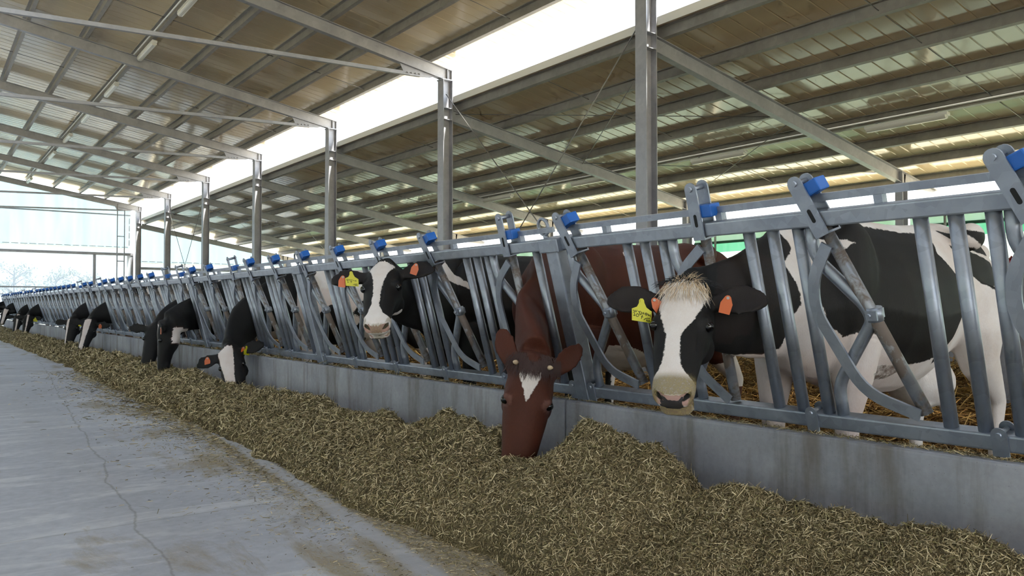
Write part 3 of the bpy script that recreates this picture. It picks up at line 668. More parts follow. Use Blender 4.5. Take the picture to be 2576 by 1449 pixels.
def slivers(name, P, N, L, W, pal, tilt, parent=None, mat='stalk', weights=None, curl=0.25):
    """one mesh of thin, slightly bent stalk pieces lying on points P with normals N"""
    n = len(P); az = rng.uniform(0, 2*math.pi, n)
    ref = np.where(np.abs(N[:, :1]) < 0.9, np.array([[1., 0, 0]]), np.array([[0., 1, 0]]))
    t1 = np.cross(N, ref); t1 /= np.linalg.norm(t1, axis=1)[:, None]; t2 = np.cross(N, t1)
    d = t1*np.cos(az)[:, None]+t2*np.sin(az)[:, None]; tl = rng.normal(0, tilt, n)
    d = d*np.cos(tl)[:, None]+N*np.sin(tl)[:, None]
    sd = np.cross(N, d); sd /= np.linalg.norm(sd, axis=1)[:, None]
    roll = rng.normal(0, 0.6, n); sd = sd*np.cos(roll)[:, None]+N*np.sin(roll)[:, None]
    up = np.cross(d, sd); up *= np.sign(np.sum(up*N, 1))[:, None]
    h = (L/2)[:, None]*d; w = (W/2)[:, None]*sd; c = up*(L*curl*rng.uniform(0, 0.5, n))[:, None]
    lift = N*(L*0.5*np.abs(np.sin(tl))*0.8+0.002)[:, None]
    Pm = P+lift
    V = np.stack([Pm-h-w, Pm-h+w, Pm+w+c, Pm-w+c, Pm+h+w*0.7, Pm+h-w*0.7], 1).reshape(-1, 3)
    base = np.arange(n)[:, None]*6
    F = np.concatenate([base+np.array([[0, 1, 2, 3]]), base+np.array([[3, 2, 4, 5]])], 1).reshape(-1, 4)
    me = bpy.data.meshes.new(name); me.vertices.add(len(V)); me.vertices.foreach_set('co', V.ravel())
    me.loops.add(F.size); me.loops.foreach_set('vertex_index', F.ravel().astype(np.int32))
    me.polygons.add(len(F)); me.polygons.foreach_set('loop_start', np.arange(0, F.size, 4, dtype=np.int32))
    me.update(calc_edges=True)
    cc = pal[rng.choice(len(pal), n, p=weights)]*rng.uniform(0.75, 1.2, (n, 1))
    a = me.attributes.new('col', 'FLOAT_COLOR', 'FACE'); a.data.foreach_set('color', np.concatenate([np.repeat(cc, 2, 0), np.ones((2*n, 1))], 1).ravel())
    return mk(name, me, M[mat], parent)
def sample_y(n, lo, hi, c=1.5):
    u = rng.uniform(0, 1, n); a0, a1 = math.atan(lo/c), math.atan(hi/c); return c*np.tan(a0+(a1-a0)*u)
n = 165000; y = sample_y(n, 0.6, 36.0, 2.8); xe_ = np.interp(y, EY, EX); x = xe_-0.1+(np.where(y > 9, 2.69, 2.735)-xe_+0.1)*rng.uniform(0, 1, n)
z = heap_z(x, y); e_ = 0.012
N = np.stack([-(heap_z(x+e_, y)-heap_z(x-e_, y))/(2*e_), -(heap_z(x, y+e_)-heap_z(x, y-e_))/(2*e_), np.ones(n)], 1); N /= np.linalg.norm(N, axis=1)[:, None]
ok = z > 0.0; dist = np.hypot(x, y); sc_ = np.clip(dist/3.4, 0.8, 4.5)
o = slivers('cut_stalks', np.stack([x, y, z], 1)[ok], N[ok], np.minimum(rng.gamma(3.0, 0.0056, n)*sc_, 0.07)[ok], (rng.uniform(0.0014, 0.0031, n)*sc_)[ok], PAL, 0.38, heap)
o['kind'] = 'stuff'
# chaff swept onto the alley floor
n = 26000; y = sample_y(n, 1.4, 14.0, 2.6); xe_ = np.interp(y, EY, EX)
trk_ = 1.235+0.135*np.minimum(y, 16)-0.0042*np.minimum(y, 16)**2
x = xe_+0.1-rng.gamma(1.2, 0.16, n); x = np.minimum(x, xe_+0.12)
keep = (np.abs(x-trk_) > 0.05) | (rng.uniform(0, 1, n) < 0.12); x, y = x[keep], y[keep]; n = len(x)
dist = np.hypot(x, y); sc_ = np.clip(dist/3.4, 0.8, 2.6)
o = slivers('chaff', np.stack([x, y, np.full(n, 0.001)], 1), np.tile([[0., 0, 1]], (n, 1)), rng.gamma(3, 0.0055, n)*sc_, rng.uniform(0.0012, 0.003, n)*sc_, PAL, 0.12)
o.parent = fl; o['kind'] = 'stuff'
# crumbs on the top of the curb and under the bottom rail
n = 9000; y = sample_y(n, 0.6, 12.0, 2.6); u = rng.beta(2.2, 1.6, n); x = 2.795+0.26*u; z = 0.505-(x-2.79)*(0.035/0.27)+0.002
patch = fnoise(x*0+1, y, 1.6, 2.2, 4) > rng.uniform(-0.7, 0.6, n)
P = np.stack([x, y, z], 1)[patch]; n = len(P); sc_ = np.clip(P[:, 1]/3.4, 0.8, 2.6)
o = slivers('feed_crumbs', P, np.tile([[0., 0, 1]], (n, 1)), rng.gamma(3, 0.0095, n)*sc_, rng.uniform(0.0016, 0.0034, n)*sc_, PAL, 0.3)
o.parent = wc_; o.location = (-2.78, 0, 0); o['kind'] = 'stuff'
# loose straw over the bedding
n = 42000; y = sample_y(n, 0.4, 22, 3.5); x = 3.1+10.8*rng.beta(1.0, 2.2, n)
z = np.full(n, 0.075); P = np.stack([x, y, z+rng.uniform(-0.015, 0.03, n)], 1); sc_ = np.clip(np.hypot(x, y)/4.5, 0.8, 3)
o = slivers('bedding_straw', P, np.tile([[0., 0, 1]], (n, 1)), rng.gamma(3, 0.035, n)*sc_, rng.uniform(0.003, 0.006, n)*sc_, STR, 0.28)
o.parent = bed_r; o['kind'] = 'stuff'
# ================================================================ cows
def vnorm(v): v = Vector(v); return v.normalized()
def at_t(px, py, t):
    d = ray(px, py); return Vector((t*d[0], t*d[1], CAM_H+t*d[2]))
def ring(c, s, u, w, a, b_, e=2.2, low=1.0, n=20, top=1.0):
    """super-ellipse section: half width w, a above and b_ below the centre; low/top narrow the lower/upper part"""
    out = []
    for k in range(n):
        th = 2*math.pi*k/n; cs, sn = math.cos(th), math.sin(th)
        x = math.copysign(abs(cs)**(2/e), cs)*w; y = math.copysign(abs(sn)**(2/e), sn)
        x *= 1-(1-(top if y > 0 else low))*abs(y)
        y *= a if y > 0 else b_
        out.append(c+s*x+u*y)
    return out
def loft(bm, rings):
    vs_ = [[bm.verts.new(p) for p in r] for r in rings]; n = len(rings[0])
    for r0, r1 in zip(vs_, vs_[1:]):
        for k in range(n): bm.faces.new((r0[k], r0[(k+1) % n], r1[(k+1) % n], r1[k]))
    bm.faces.new(vs_[0][::-1]); bm.faces.new(vs_[-1])
def limb(bm, pts, rad, n=12, flat=1.0):
    P = [Vector(p) for p in pts]; R = []
    for i, p in enumerate(P):
        t = (P[min(i+1, len(P)-1)]-P[max(i-1, 0)]).normalized(); s = Vector((0, 1, 0)); s = (s-t*s.dot(t)).normalized(); u = t.cross(s)
        R.append([p+(s*math.cos(2*math.pi*k/n)*flat+u*math.sin(2*math.pi*k/n))*rad[i] for k in range(n)])
    loft(bm, R)
def blob(bm, c, rx, ry, rz, seg=14):
    mt = Matrix.Translation(c) @ Matrix.Diagonal((rx, ry, rz, 1)); bmesh.ops.create_uvsphere(bm, u_segments=seg, v_segments=seg//2+2, radius=1.0, matrix=mt)
def bez(p0, p1, p2, p3, n):
    return [p0*(1-t)**3+p1*3*t*(1-t)**2+p2*3*t*t*(1-t)+p3*t**3 for t in (i/(n-1) for i in range(n))]

HEAD = [  # t along the face, half width, top, bottom, exponent, lower taper
    (-0.05, 0.070, 0.000, -0.150, 2.2, 0.80), (0.00, 0.092, 0.018, -0.175, 2.3, 0.75), (0.06, 0.110, 0.026, -0.205, 2.5, 0.66),
    (0.13, 0.120, 0.022, -0.226, 2.6, 0.60), (0.19, 0.116, 0.012, -0.228, 2.5, 0.58), (0.26, 0.110, 0.004, -0.205, 2.4, 0.60),
    (0.33, 0.100, -0.002, -0.168, 2.3, 0.66), (0.39, 0.091, -0.008, -0.140, 2.3, 0.74), (0.44, 0.083, -0.012, -0.126, 2.3, 0.84),
    (0.48, 0.084, -0.016, -0.118, 2.4, 0.94), (0.51, 0.082, -0.024, -0.116, 2.4, 0.96), (0.535, 0.071, -0.036, -0.112, 2.3, 0.96), (0.55, 0.050, -0.052, -0.102, 2.2, 0.96)]
def make_cow(name, label, wx, wy, yaw, poll, nose, face, gate, size=1.0, voxel=0.014, jaw=0.0, coat=None, ears=(0.0, 0.0), mat='holstein',
             group=None, ear_fwd=0.25, lie=0.0, fat=1.0, gate_w=0.092, gate_h=0.22, tail=True, hscale=1.12, ear_s=1.0, ear_w=1.0):
    """wx, wy: ground point under the withers; yaw: heading; poll/nose: world points; face: direction the forehead looks"""
    root = empty(name, (wx, wy, 0)); cy, sy = math.cos(yaw), math.sin(yaw)
    RM = Matrix(((cy, -sy, 0), (sy, cy, 0), (0, 0, 1))); ORG = Vector((wx, wy, 0))
    toL = lambda p: RM.transposed() @ (Vector(p)-ORG)
    S = size; bm = bmesh.new(); Yv = Vector((0, 1, 0)); Zv = Vector((0, 0, 1))
    # trunk
    T = [(-1.41, 1.34, 1.16, 0.05), (-1.385, 1.385, 1.02, 0.14), (-1.30, 1.42, 0.88, 0.215), (-1.15, 1.445, 0.80, 0.255), (-0.97, 1.465, 0.74, 0.270), (-0.80, 1.445, 0.67, 0.285),
         (-0.60, 1.43, 0.60, 0.330), (-0.38, 1.425, 0.565, 0.360), (-0.15, 1.43, 0.57, 0.345), (0.02, 1.45, 0.60, 0.305), (0.15, 1.45, 0.64, 0.270), (0.28, 1.40, 0.67, 0.245), (0.40, 1.30, 0.72, 0.200), (0.50, 1.18, 0.82, 0.125)]
    rs = []
    for x, zt, zb, w in T:
        c = zb+(zt-zb)*0.46; rs.append(ring(Vector((x*S, 0, c*S)), Yv, Zv, w*S*fat, (zt-c)*S, (c-zb)*S, 2.35, 0.72, 24, 0.72))
    loft(bm, rs)
    # hips and shoulder blades
    for s in (-1, 1):
        blob(bm, Vector((-0.93*S, s*0.23*S, 1.37*S)), 0.10*S, 0.06*S, 0.075*S)
        blob(bm, Vector((0.16*S, s*0.20*S, 1.12*S)), 0.17*S, 0.085*S, 0.27*S)
        blob(bm, Vector((-1.36*S, s*0.09*S, 1.30*S)), 0.06*S, 0.05*S, 0.06*S)
    # legs: elbow-knee-fetlock, stifle-hock-fetlock
    for s, dx in ((-1, 0.04), (1, -0.05)):
        x0 = 0.17+dx
        limb(bm, [(x0-0.02, s*0.17, 0.86), (x0+0.0, s*0.175, 0.70), (x0+0.03, s*0.165, 0.52), (x0+0.035, s*0.16, 0.41), (x0+0.02, s*0.16, 0.28), (x0+0.015, s*0.16, 0.14), (x0+0.05, s*0.16, 0.07), (x0+0.07, s*0.16, 0.0)],
             [0.14, 0.105, 0.068, 0.058, 0.042, 0.046, 0.052, 0.062], 12, 0.85)
        x0 = -1.12+dx*1.6
        limb(bm, [(x0+0.10, s*0.16, 1.08), (x0+0.16, s*0.19, 0.86), (x0+0.12, s*0.20, 0.70), (x0-0.06, s*0.19, 0.54), (x0-0.12, s*0.185, 0.47), (x0-0.10, s*0.185, 0.32), (x0-0.09, s*0.185, 0.15), (x0-0.05, s*0.185, 0.07), (x0-0.03, s*0.185, 0.0)],
             [0.20, 0.18, 0.125, 0.075, 0.062, 0.046, 0.048, 0.054, 0.062], 12, 0.75)
    blob(bm, Vector((-0.83*S, 0, 0.60*S)), 0.21*S, 0.17*S, 0.15*S)
    for sx in (-0.92, -0.74):
        for s in (-1, 1): limb(bm, [(sx, s*0.075, 0.50), (sx, s*0.08, 0.42)], [0.026, 0.016], 8)
    if tail: limb(bm, [(-1.30, 0, 1.36), (-1.425, 0, 1.29), (-1.455, 0.01, 1.05), (-1.46, 0.02, 0.75), (-1.45, 0.02, 0.62), (-1.45, 0.02, 0.45)], [0.04, 0.034, 0.028, 0.024, 0.042, 0.016], 8)
    # head frame
    Pl, Nl = toL(poll), toL(nose); d = (Nl-Pl).normalized(); fl_ = RM.transposed() @ Vector(face)
    u = (fl_-d*fl_.dot(d)).normalized(); s_ = u.cross(d).normalized()
    hs = hscale*S
    HP = lambda t, a, h: Pl+(d*t+s_*a+u*h)*hs
    rs = []
    for (t, w, zt, zb, e, lo) in HEAD:
        if jaw > 0 and t > 0.30: zb = max(zb, -0.105+0.0*t)
        c = zb+(zt-zb)*0.55; rs.append(ring(HP(t, 0, c), s_, u, w*hs, (zt-c)*hs, (c-zb)*hs, e, lo, 24, 0.93))
    loft(bm, rs)
    # lower jaw swings open about the cheek
    ja = jaw; cj, sj = math.cos(ja), math.sin(ja); rs = []
    for (t, w, zt, zb) in ((0.16, 0.062, -0.16, -0.225), (0.24, 0.060, -0.145, -0.205), (0.32, 0.056, -0.125, -0.170), (0.40, 0.054, -0.112, -0.155), (0.45, 0.066, -0.108, -0.150), (0.49, 0.071, -0.110, -0.150), (0.51, 0.062, -0.114, -0.146), (0.522, 0.038, -0.120, -0.140)):
        tt, hh = t-0.10, (zt+zb)/2+0.10; t2 = tt*cj-(-hh)*sj*0-0.0; 
        tr = 0.10+(t-0.10)*cj+((zt+zb)/2+0.12)*sj; hr = -0.12-(t-0.10)*sj+((zt+zb)/2+0.12)*cj
        c = HP(tr, 0, hr); rs.append(ring(c, s_, (u*cj+d*sj).normalized(), w*hs, (zt-zb)/2*hs, (zt-zb)/2*hs, 2.3, 0.9, 20))
    loft(bm, rs)
    for sg in (-1, 1):
        # brow, cheek
        c = HP(0.178, sg*0.090, -0.022); blob(bm, c, 0.031*hs, 0.031*hs, 0.031*hs, 12)
        c = HP(0.20, sg*0.062, -0.15); blob(bm, c, 0.07*hs, 0.055*hs, 0.07*hs, 12)
    blob(bm, HP(-0.005, 0, -0.012), 0.05*hs, 0.05*hs, 0.05*hs, 12)
    # ears: leaf shaped, held out sideways, hollow towards the front
    ear_tip = {}
    for sg in (-1, 1):
        droop = ears[0 if sg < 0 else 1]
        base = HP(0.045, sg*0.095, -0.055); out = (s_*sg*math.cos(droop)-u*0.10+(-d)*(-math.sin(droop))+u*ear_fwd*0.6).normalized()
        fw = (u*1.0+d*0.25); fw = (fw-out*fw.dot(out)).normalized(); wd = out.cross(fw).normalized()
        rs = []
        for (q, w, th) in ((-0.02, 0.034, 0.034), (0.03, 0.040, 0.031), (0.07, 0.060, 0.022), (0.12, 0.074, 0.018), (0.17, 0.066, 0.016), (0.21, 0.042, 0.015), (0.23, 0.018, 0.013)):
            c = base+out*q*hs*ear_s; r = []
            for k in range(16):
                th_ = 2*math.pi*k/16; a = math.cos(th_)*w; b2 = math.sin(th_)*th
                cup = (a/max(w, 1e-6))**2*w*0.45*min(1, q/0.06 if q > 0 else 0)
                r.append(c+(wd*a*ear_w+fw*(b2+cup))*hs)
            rs.append(r)
        loft(bm, rs)
        ear_tip[sg] = (base, out, fw, wd)
    # neck
    # it passes the fence at the gate point, where it is narrow from side to side
    A = Vector((0.16*S, 0, 1.10*S)); B = Pl+(-d*0.02+u*(-0.10))*hs; G = toL(gate)
    tg = Vector((1.0, 0.0, max(-0.8, (B.z-A.z)*0.75))).normalized()
    back = ((-d)*0.55+(-u)*0.85).normalized()
    p1 = bez(A, A+Vector((0.20, 0, 0.0)), G-tg*0.16, G, 7); p2 = bez(G, G+tg*0.10, B+back*0.10, B, 6)
    path = p1+p2[1:]; rs = []; m_ = len(path)-1
    for i, p in enumerate(path):
        t = (path[min(i+1, m_)]-path[max(i-1, 0)]).normalized()
        f_ = i/6*0.5 if i <= 6 else 0.5+(i-6)/5*0.5; q = max(0.0, (f_-0.55)/0.45)
        sd = Yv*(1-q)+(s_ if s_.dot(Yv) > 0 else -s_)*q
        sd = (sd-t*sd.dot(t)).normalized(); up_ = sd.cross(t)
        if up_.z < 0 and f_ < 0.5: up_ = -up_
        if i and up_.dot(lastup) < 0: up_ = -up_
        lastup = up_
        if f_ <= 0.5: k_ = (f_/0.5)**0.7; w = 0.24*(1-k_)+gate_w*k_; hgt = 0.35*(1-f_/0.5)+gate_h*f_/0.5
        else: k_ = (f_-0.5)/0.5; w = gate_w+(0.098*S-gate_w)*k_; hgt = gate_h+(0.155*S-gate_h)*k_
        rs.append(ring(p, sd, up_, w, hgt*0.95, hgt, 2.1, 0.72, 20, 0.7))
    loft(bm, rs)
    me0 = bpy.data.meshes.new('cow_base'); bmesh.ops.recalc_face_normals(bm, faces=bm.faces); bm.to_mesh(me0); bm.free()
    tmp = bpy.data.objects.new('cow_tmp', me0); C.objects.link(tmp)
    md = tmp.modifiers.new('r', 'REMESH'); md.mode = 'VOXEL'; md.voxel_size = voxel; md.use_smooth_shade = True
    ms = tmp.modifiers.new('s', 'SMOOTH'); ms.factor = 0.5; ms.iterations = max(3, int(round(0.1/voxel)))
    dg = bpy.context.evaluated_depsgraph_get(); me = bpy.data.meshes.new_from_object(tmp.evaluated_get(dg)); me.name = 'body'
    bpy.data.objects.remove(tmp, do_unlink=True); bpy.data.meshes.remove(me0)
    n = len(me.vertices); V = np.empty(n*3); me.vertices.foreach_get('co', V); V = V.reshape(-1, 3)
    NV = np.empty(n*3); me.vertices.foreach_get('normal', NV); NV = NV.reshape(-1, 3)
    nd, ns, nu = (np.array(q) for q in (d, s_, u)); rel = (V-np.array(Pl))/hs
    ht, ha, hh = rel@nd, rel@ns, rel@nu
    # nostrils pushed in
    for sg in (-1, 1):
        c = np.array([0.535, sg*0.047, -0.052]); q = np.stack([(ht-c[0])*0.8, (ha-c[1])*1.0, (hh-c[2])*1.25], 1); r = np.linalg.norm(q, axis=1)
        k = np.clip(1-(r/0.024)**2, 0, None); V -= (nd*0.022-ns*sg*0.008)[None]*k[:, None]
    me.vertices.foreach_set('co', V.ravel())
    W = (np.array(RM) @ V.T).T+np.array(ORG)
    NW = (np.array(RM) @ NV.T).T
    headm = np.clip((ht+0.02)/0.03, 0, 1)*(np.abs(ha) < 0.15)*(hh > -0.3)*(hh < 0.08)*(ht < 0.62)
    info = dict(uw=np.array(RM @ u), V=V/S, W=W, NW=NW, ht=ht, ha=ha, hh=hh, head=headm > 0.5)
    sdv, muz, dust, tint = coat(info)
    a = me.attributes.new('mz', 'FLOAT_COLOR', 'POINT'); a.data.foreach_set('color', np.concatenate([muz, np.ones((n, 1))], 1).astype(np.float32).ravel())
    for nm, arr in (('sd', sdv), ('dust', dust), ('tint', tint)):
        a = me.attributes.new(nm, 'FLOAT', 'POINT'); a.data.foreach_set('value', np.asarray(arr, dtype=np.float32))
    body = mk('body', me, M[mat], root); body.rotation_euler = (0, 0, yaw)
    # eyes
    for sg in (-1, 1):
        c = HP(0.192, sg*0.1035, -0.030); b = MB(); bmx = bmesh.new(); bmesh.ops.create_uvsphere(bmx, u_segments=14, v_segments=10, radius=0.0225*hs); ee = bpy.data.meshes.new('eye'); bmx.to_mesh(ee); bmx.free()
        for p in ee.polygons: p.use_smooth = True
        eo = mk('eye', ee, M['eye'], root); eo.location = RM @ c
    tag(root, label, 'cow', group)
    return dict(root=root, RM=RM, HP=HP, d=RM @ d, s=RM @ s_, u=RM @ u, ears={k: tuple(RM @ q for q in v) for k, v in ear_tip.items()}, hs=hs, ORG=ORG)

# --- coat material: white and dark hair split at the zero line of the patch attribute
def coat_mat(name, dark, dark2, white='#e4e0de', white2='#d0c3ba'):
    m = NT(name); A = lambda q: m.n('Attribute', _attribute_name=q).outputs['Fac']
    co = m.coord('Object'); edge = m.noise(co, 42, 5, 0.75); hair = m.noise(m.coord('Object', (60, 60, 18)), 4, 5, 0.7); big = m.noise(co, 3.5, 5, 0.6)
    sd_ = m.math('ADD', A('sd'), m.math('MULTIPLY_ADD', edge, 0.030, -0.015))
    wf_ = m.math('MULTIPLY_ADD', sd_, 220.0, 0.5, clamp=True)
    w = m.mix(m.ramp(big, [(0.35, (0,0,0)), (0.75, (1,1,1))]), white, white2)
    w = m.mix(0.25, w, hair, 'OVERLAY')
    dk = m.mix(m.ramp(big, [(0.3, (0,0,0)), (0.8, (1,1,1))]), dark, dark2); dk = m.mix(0.3, dk, hair, 'OVERLAY')
    base = m.mix(wf_, dk, w)
    # tint > 0 pink skin, < 0 stain
    base = m.mix(m.math('MULTIPLY', m.math('MAXIMUM', A('tint'), 0.0), 0.8), base, '#b98f86')
    base = m.mix(m.math('MULTIPLY', m.math('MAXIMUM', m.math('MULTIPLY', A('tint'), -1.0), 0.0), m.ramp(edge, [(0.35, (0.2,)*3), (0.6, (1,1,1))])), base, '#4a3018')
    mzs = m.n('SeparateColor'); m.t.links.new(m.n('Attribute', _attribute_name='mz').outputs['Color'], mzs.inputs[0])
    jag = m.math('MULTIPLY_ADD', edge, 0.5, -0.25)
    for ch, cc in ((0, '#a8877f'), (1, '#363335'), (2, '#0c0808')):
        base = m.mix(m.math('MULTIPLY_ADD', m.math('ADD', mzs.outputs[ch], jag if ch < 2 else 0.0), 6.0, -2.5, clamp=True), base, cc)
    dn = m.noise(co, 120, 4, 0.8)
    base = m.mix(m.math('MULTIPLY', A('dust'), m.ramp(dn, [(0.25, (0.45,)*3), (0.5, (1,1,1))])), base, m.ramp(dn, [(0.35, '#5c5034'), (0.65, '#95865c')]))
    return m.done(m.bsdf(base, 0.62, 0, m.bump(m.math('ADD', hair, m.math('MULTIPLY', big, 0.4)), 0.35, 0.006), 0.3))
M['holstein'] = coat_mat('holstein_coat', '#0c0c0e', '#161413')
M['red'] = coat_mat('red_coat', '#3c190e', '#502515', '#ddd6d2', '#c9bdb5')
m = NT('cow_eye'); M['eye'] = m.done(m.bsdf('#060608', 0.06, 0, None, 0.6))
def poly_sd(x, z, poly):
    """signed distance, positive inside"""
    P = np.array(poly, float); n = len(P); dmin = np.full(x.shape, 1e9); ins = np.zeros(x.shape, bool)
    for i in range(n):
        a, b_ = P[i], P[(i+1) % n]; e = b_-a; L2 = max(e@e, 1e-12)
        t = np.clip(((x-a[0])*e[0]+(z-a[1])*e[1])/L2, 0, 1); dd = np.hypot(x-a[0]-t*e[0], z-a[1]-t*e[1]); dmin = np.minimum(dmin, dd)
        cr = ((a[1] > z) != (b_[1] > z)) & (x < (b_[0]-a[0])*(z-a[1])/(b_[1]-a[1]+1e-12)+a[0]); ins ^= cr
    return np.where(ins, dmin, -dmin)
def px_poly(pts, Y): return [(q.x, q.z) for q in (at_y(a, b_, Y) for a, b_ in pts)]
def crop(pts, ox, oy, k): return [(ox+k*a, oy+k*b_) for a, b_ in pts]
def muzzle_mask(I, pink=1.0, dark=1.0, jaw=0.0):
    ht, ha, hh = I['ht'], I['ha'], I['hh']; mz = np.zeros((len(ht), 3))
    mz[(ht > 0.512) & (hh > -0.075) & (hh < -0.036) & (np.abs(ha) < 0.074), 0] = pink
    mz[(ht > 0.51) & (np.abs(ha) < 0.034+0.30*np.clip(-hh-0.05, 0, 1)) & (hh < -0.047) & (hh > -0.122), 1] = dark
    for sg in (-1, 1):
        q1 = (ha-sg*0.050)*0.8+sg*(hh+0.050)*0.45; q2 = (hh+0.050)*0.9-sg*(ha-sg*0.050)*0.45
        r = np.sqrt(((ht-0.525)*0.4)**2+(q1*0.72)**2+(q2*1.7)**2); mz[:, 2] = np.maximum(mz[:, 2], np.clip(1.5-r/0.0125*0.75, 0, 1))
    if jaw > 0:   # inside of the open mouth: pink lower lip, shade of the cavity painted black
        upn = I['NW']@I['uw']; cav = (ht > 0.20) & (np.abs(ha) < 0.075) & (hh < -0.095) & (hh > -0.34)
        mz[cav & (upn < -0.25) & (hh > -0.15) & (ht < 0.535), 2] = 0.9
        top = cav & (upn > 0.35) & (hh < -0.13) & (np.abs(ha) < 0.058); mz[top, 0] = 1.0; mz[top & (ht < 0.455), 2] = 0.9
    return mz
# --- ear tags
M['tag_yellow'] = plain('yellow_tag', '#c9c41a', 0.45, amt=0.05); M['tag_orange'] = plain('orange_tag', '#c9602a', 0.45, amt=0.05); M['ink'] = plain('tag_ink', '#141414', 0.6)
def plate(outline, t=0.003):
    b = MB(); n = len(outline); b.add([(x, -t/2, z) for x, z in outline]+[(x, t/2, z) for x, z in outline],
        [tuple(range(n)), tuple(range(2*n-1, n-1, -1))]+[(i, n+i, n+(i+1) % n, (i+1) % n) for i in range(n)]); return b
YEL = [(-0.038,-0.075),(0.038,-0.087),(0.041,-0.042),(0.020,-0.026),(0.012,-0.008),(0.010,0.004),(0.005,0.010),(-0.004,0.010),(-0.009,0.004),(-0.010,-0.008),(-0.018,-0.022),(-0.038,-0.029)]
ORA = [(-0.019,-0.056),(0.019,-0.056),(0.021,-0.020),(0.010,0.004),(0.004,0.009),(-0.004,0.009),(-0.010,0.004),(-0.021,-0.020)]
# handwriting traced as pen strokes on the 0..1 square of the tag face
INK_A = [[(.05,.93),(.07,.80),(.12,.78),(.15,.86)], [(.15,.93),(.15,.80),(.21,.78),(.25,.88),(.24,.95)],
         [(.33,.90),(.34,.82),(.38,.79)], [(.41,.92),(.41,.80),(.36,.68),(.40,.64),(.45,.66)],
         [(.49,.86),(.50,.66)], [(.50,.76),(.60,.74)], [(.60,.85),(.61,.63)],
         [(.72,.83),(.67,.74),(.69,.62),(.75,.60),(.79,.70),(.77,.80),(.72,.83)], [(.69,.72),(.78,.70)],
         [(.84,.78),(.84,.56)], [(.84,.67),(.94,.64)], [(.94,.75),(.95,.48)],
         [(.04,.64),(.12,.72),(.13,.42)], [(.06,.44),(.16,.41)],
         [(.27,.64),(.20,.54),(.21,.40),(.27,.36),(.34,.44),(.34,.56),(.27,.64)],
         [(.38,.56),(.42,.58),(.54,.60),(.47,.22)], [(.46,.44),(.57,.40)],
         [(.60,.16),(.70,.32),(.82,.38),(.93,.34)],
         [(.74,.26),(.75,.08)], [(.84,.24),(.76,.16),(.83,.06)], [(.86,.20),(.87,.04),(.93,.07),(.92,.17),(.86,.20)]]
INK_B = [[(.06,.88),(.18,.92),(.10,.80),(.22,.80)], [(.26,.92),(.24,.74),(.34,.88),(.36,.74)], [(.40,.88),(.52,.84),(.40,.72),(.48,.62)], [(.56,.86),(.60,.74),(.66,.82)],
         [(.72,.82),(.73,.70)], [(.73,.76),(.82,.75)], [(.82,.82),(.83,.68)],
         [(.08,.72),(.20,.70),(.14,.58),(.24,.50),(.12,.42)], [(.34,.60),(.50,.60),(.40,.42)],
         [(.56,.16),(.66,.28),(.92,.30)], [(.70,.22),(.70,.08)], [(.80,.22),(.72,.14),(.80,.06)], [(.86,.22),(.86,.06)]]
def ear_tag(cow, sg, kind, q, a, ink=None, twist=0.0, size=1.0, tip=0.0, off=0.024):
    base, out, fw, wd = cow['ears'][sg]; hs = cow['hs']; RM, ORG = cow['RM'], cow['ORG']
    p = base+out*q*hs+fw*off*hs+Vector((0, 0, a))
    f = fw.copy(); f.z = 0; f.normalize(); f = Quaternion((0, 0, 1), twist) @ f
    X = Vector((0, 0, 1)).cross(f).normalized()       # to the viewer's right when the face looks at the viewer
    Mx = Matrix((X, -f, Vector((0, 0, 1)))).transposed() @ Matrix.Rotation(tip, 3, 'Y')
    o = plate(YEL if kind == 'y' else ORA).build('ear_tag', M['tag_yellow' if kind == 'y' else 'tag_orange'], cow['root'])
    o.location = p; o.rotation_euler = Mx.to_euler(); o.scale = (size,)*3
    o['label'] = 'yellow plastic ear tag with black handwriting' if ink else ('yellow plastic ear tag' if kind == 'y' else 'small orange plastic ear tag')
    b = MB(); b.tube([(0, -0.006, 0.0), (0, 0.012, 0.0)], [0.0055, 0.004], 10, up=(1, 0, 0)); b.build('stud', M['tag_yellow' if kind == 'y' else 'purlin'], o)
    if ink:
        b = MB()
        for st in ink:
            pts = []
            for (u_, v_) in st:
                x = -0.037+0.076*u_; z0 = -0.074-0.012*u_; z1 = -0.030-0.012*u_; pts.append((x, -0.0017, z0+(z1-z0)*v_))
            b.tube(pts, 0.00125, 5, up=(0, 1, 0))
        b.build('handwriting', M['ink'], o)
    return o
def tuft(cow, name, mat, n, t0, w, L, up, seed, spread=1.0, droop=0.6, wid=0.0035, side=0.0):
    """hair lying forward and outward from the poll, as bent strips"""
    r = np.random.default_rng(seed); b = MB(); HP, RM = cow['HP'], cow['RM']
    for k in range(n):
        a = float(np.clip(r.normal(0, w*0.55), -w*1.2, w*1.2)); t = t0+r.uniform(-0.035, 0.03); l = L*r.uniform(0.45, 1.1)
        p0 = Vector((t, a, 0.034+min(0, t)*0.5-3.0*a*a+r.uniform(-0.012, 0.002)))
        dr = Vector((droop*r.uniform(0.6, 1.2), spread*(a/w)*0.6+r.normal(0, 0.18)+side, up*r.uniform(0.3, 1.0)))
        dr.normalize(); pts = []
        for i in range(5):
            f = i/4; q = p0+dr*l*f+Vector((0.35*l*f*f, 0.12*l*math.sin(3*f+k), -0.35*l*f*f)); pts.append(q)
        for i in range(4):
            w0 = wid*(1-i/4.6); w1 = wid*(1-(i+1)/4.6); sd = dr.cross(Vector((0.3, 0.1, 1))).normalized()
            vs_ = [pts[i]-sd*w0/2, pts[i]+sd*w0/2, pts[i+1]+sd*w1/2, pts[i+1]-sd*w1/2]
            b.add([RM @ HP(v.x, v.y, v.z) for v in vs_], [(0, 1, 2, 3)], True)
    o = b.build(name, mat, cow['root']); o['kind'] = 'stuff'; return o
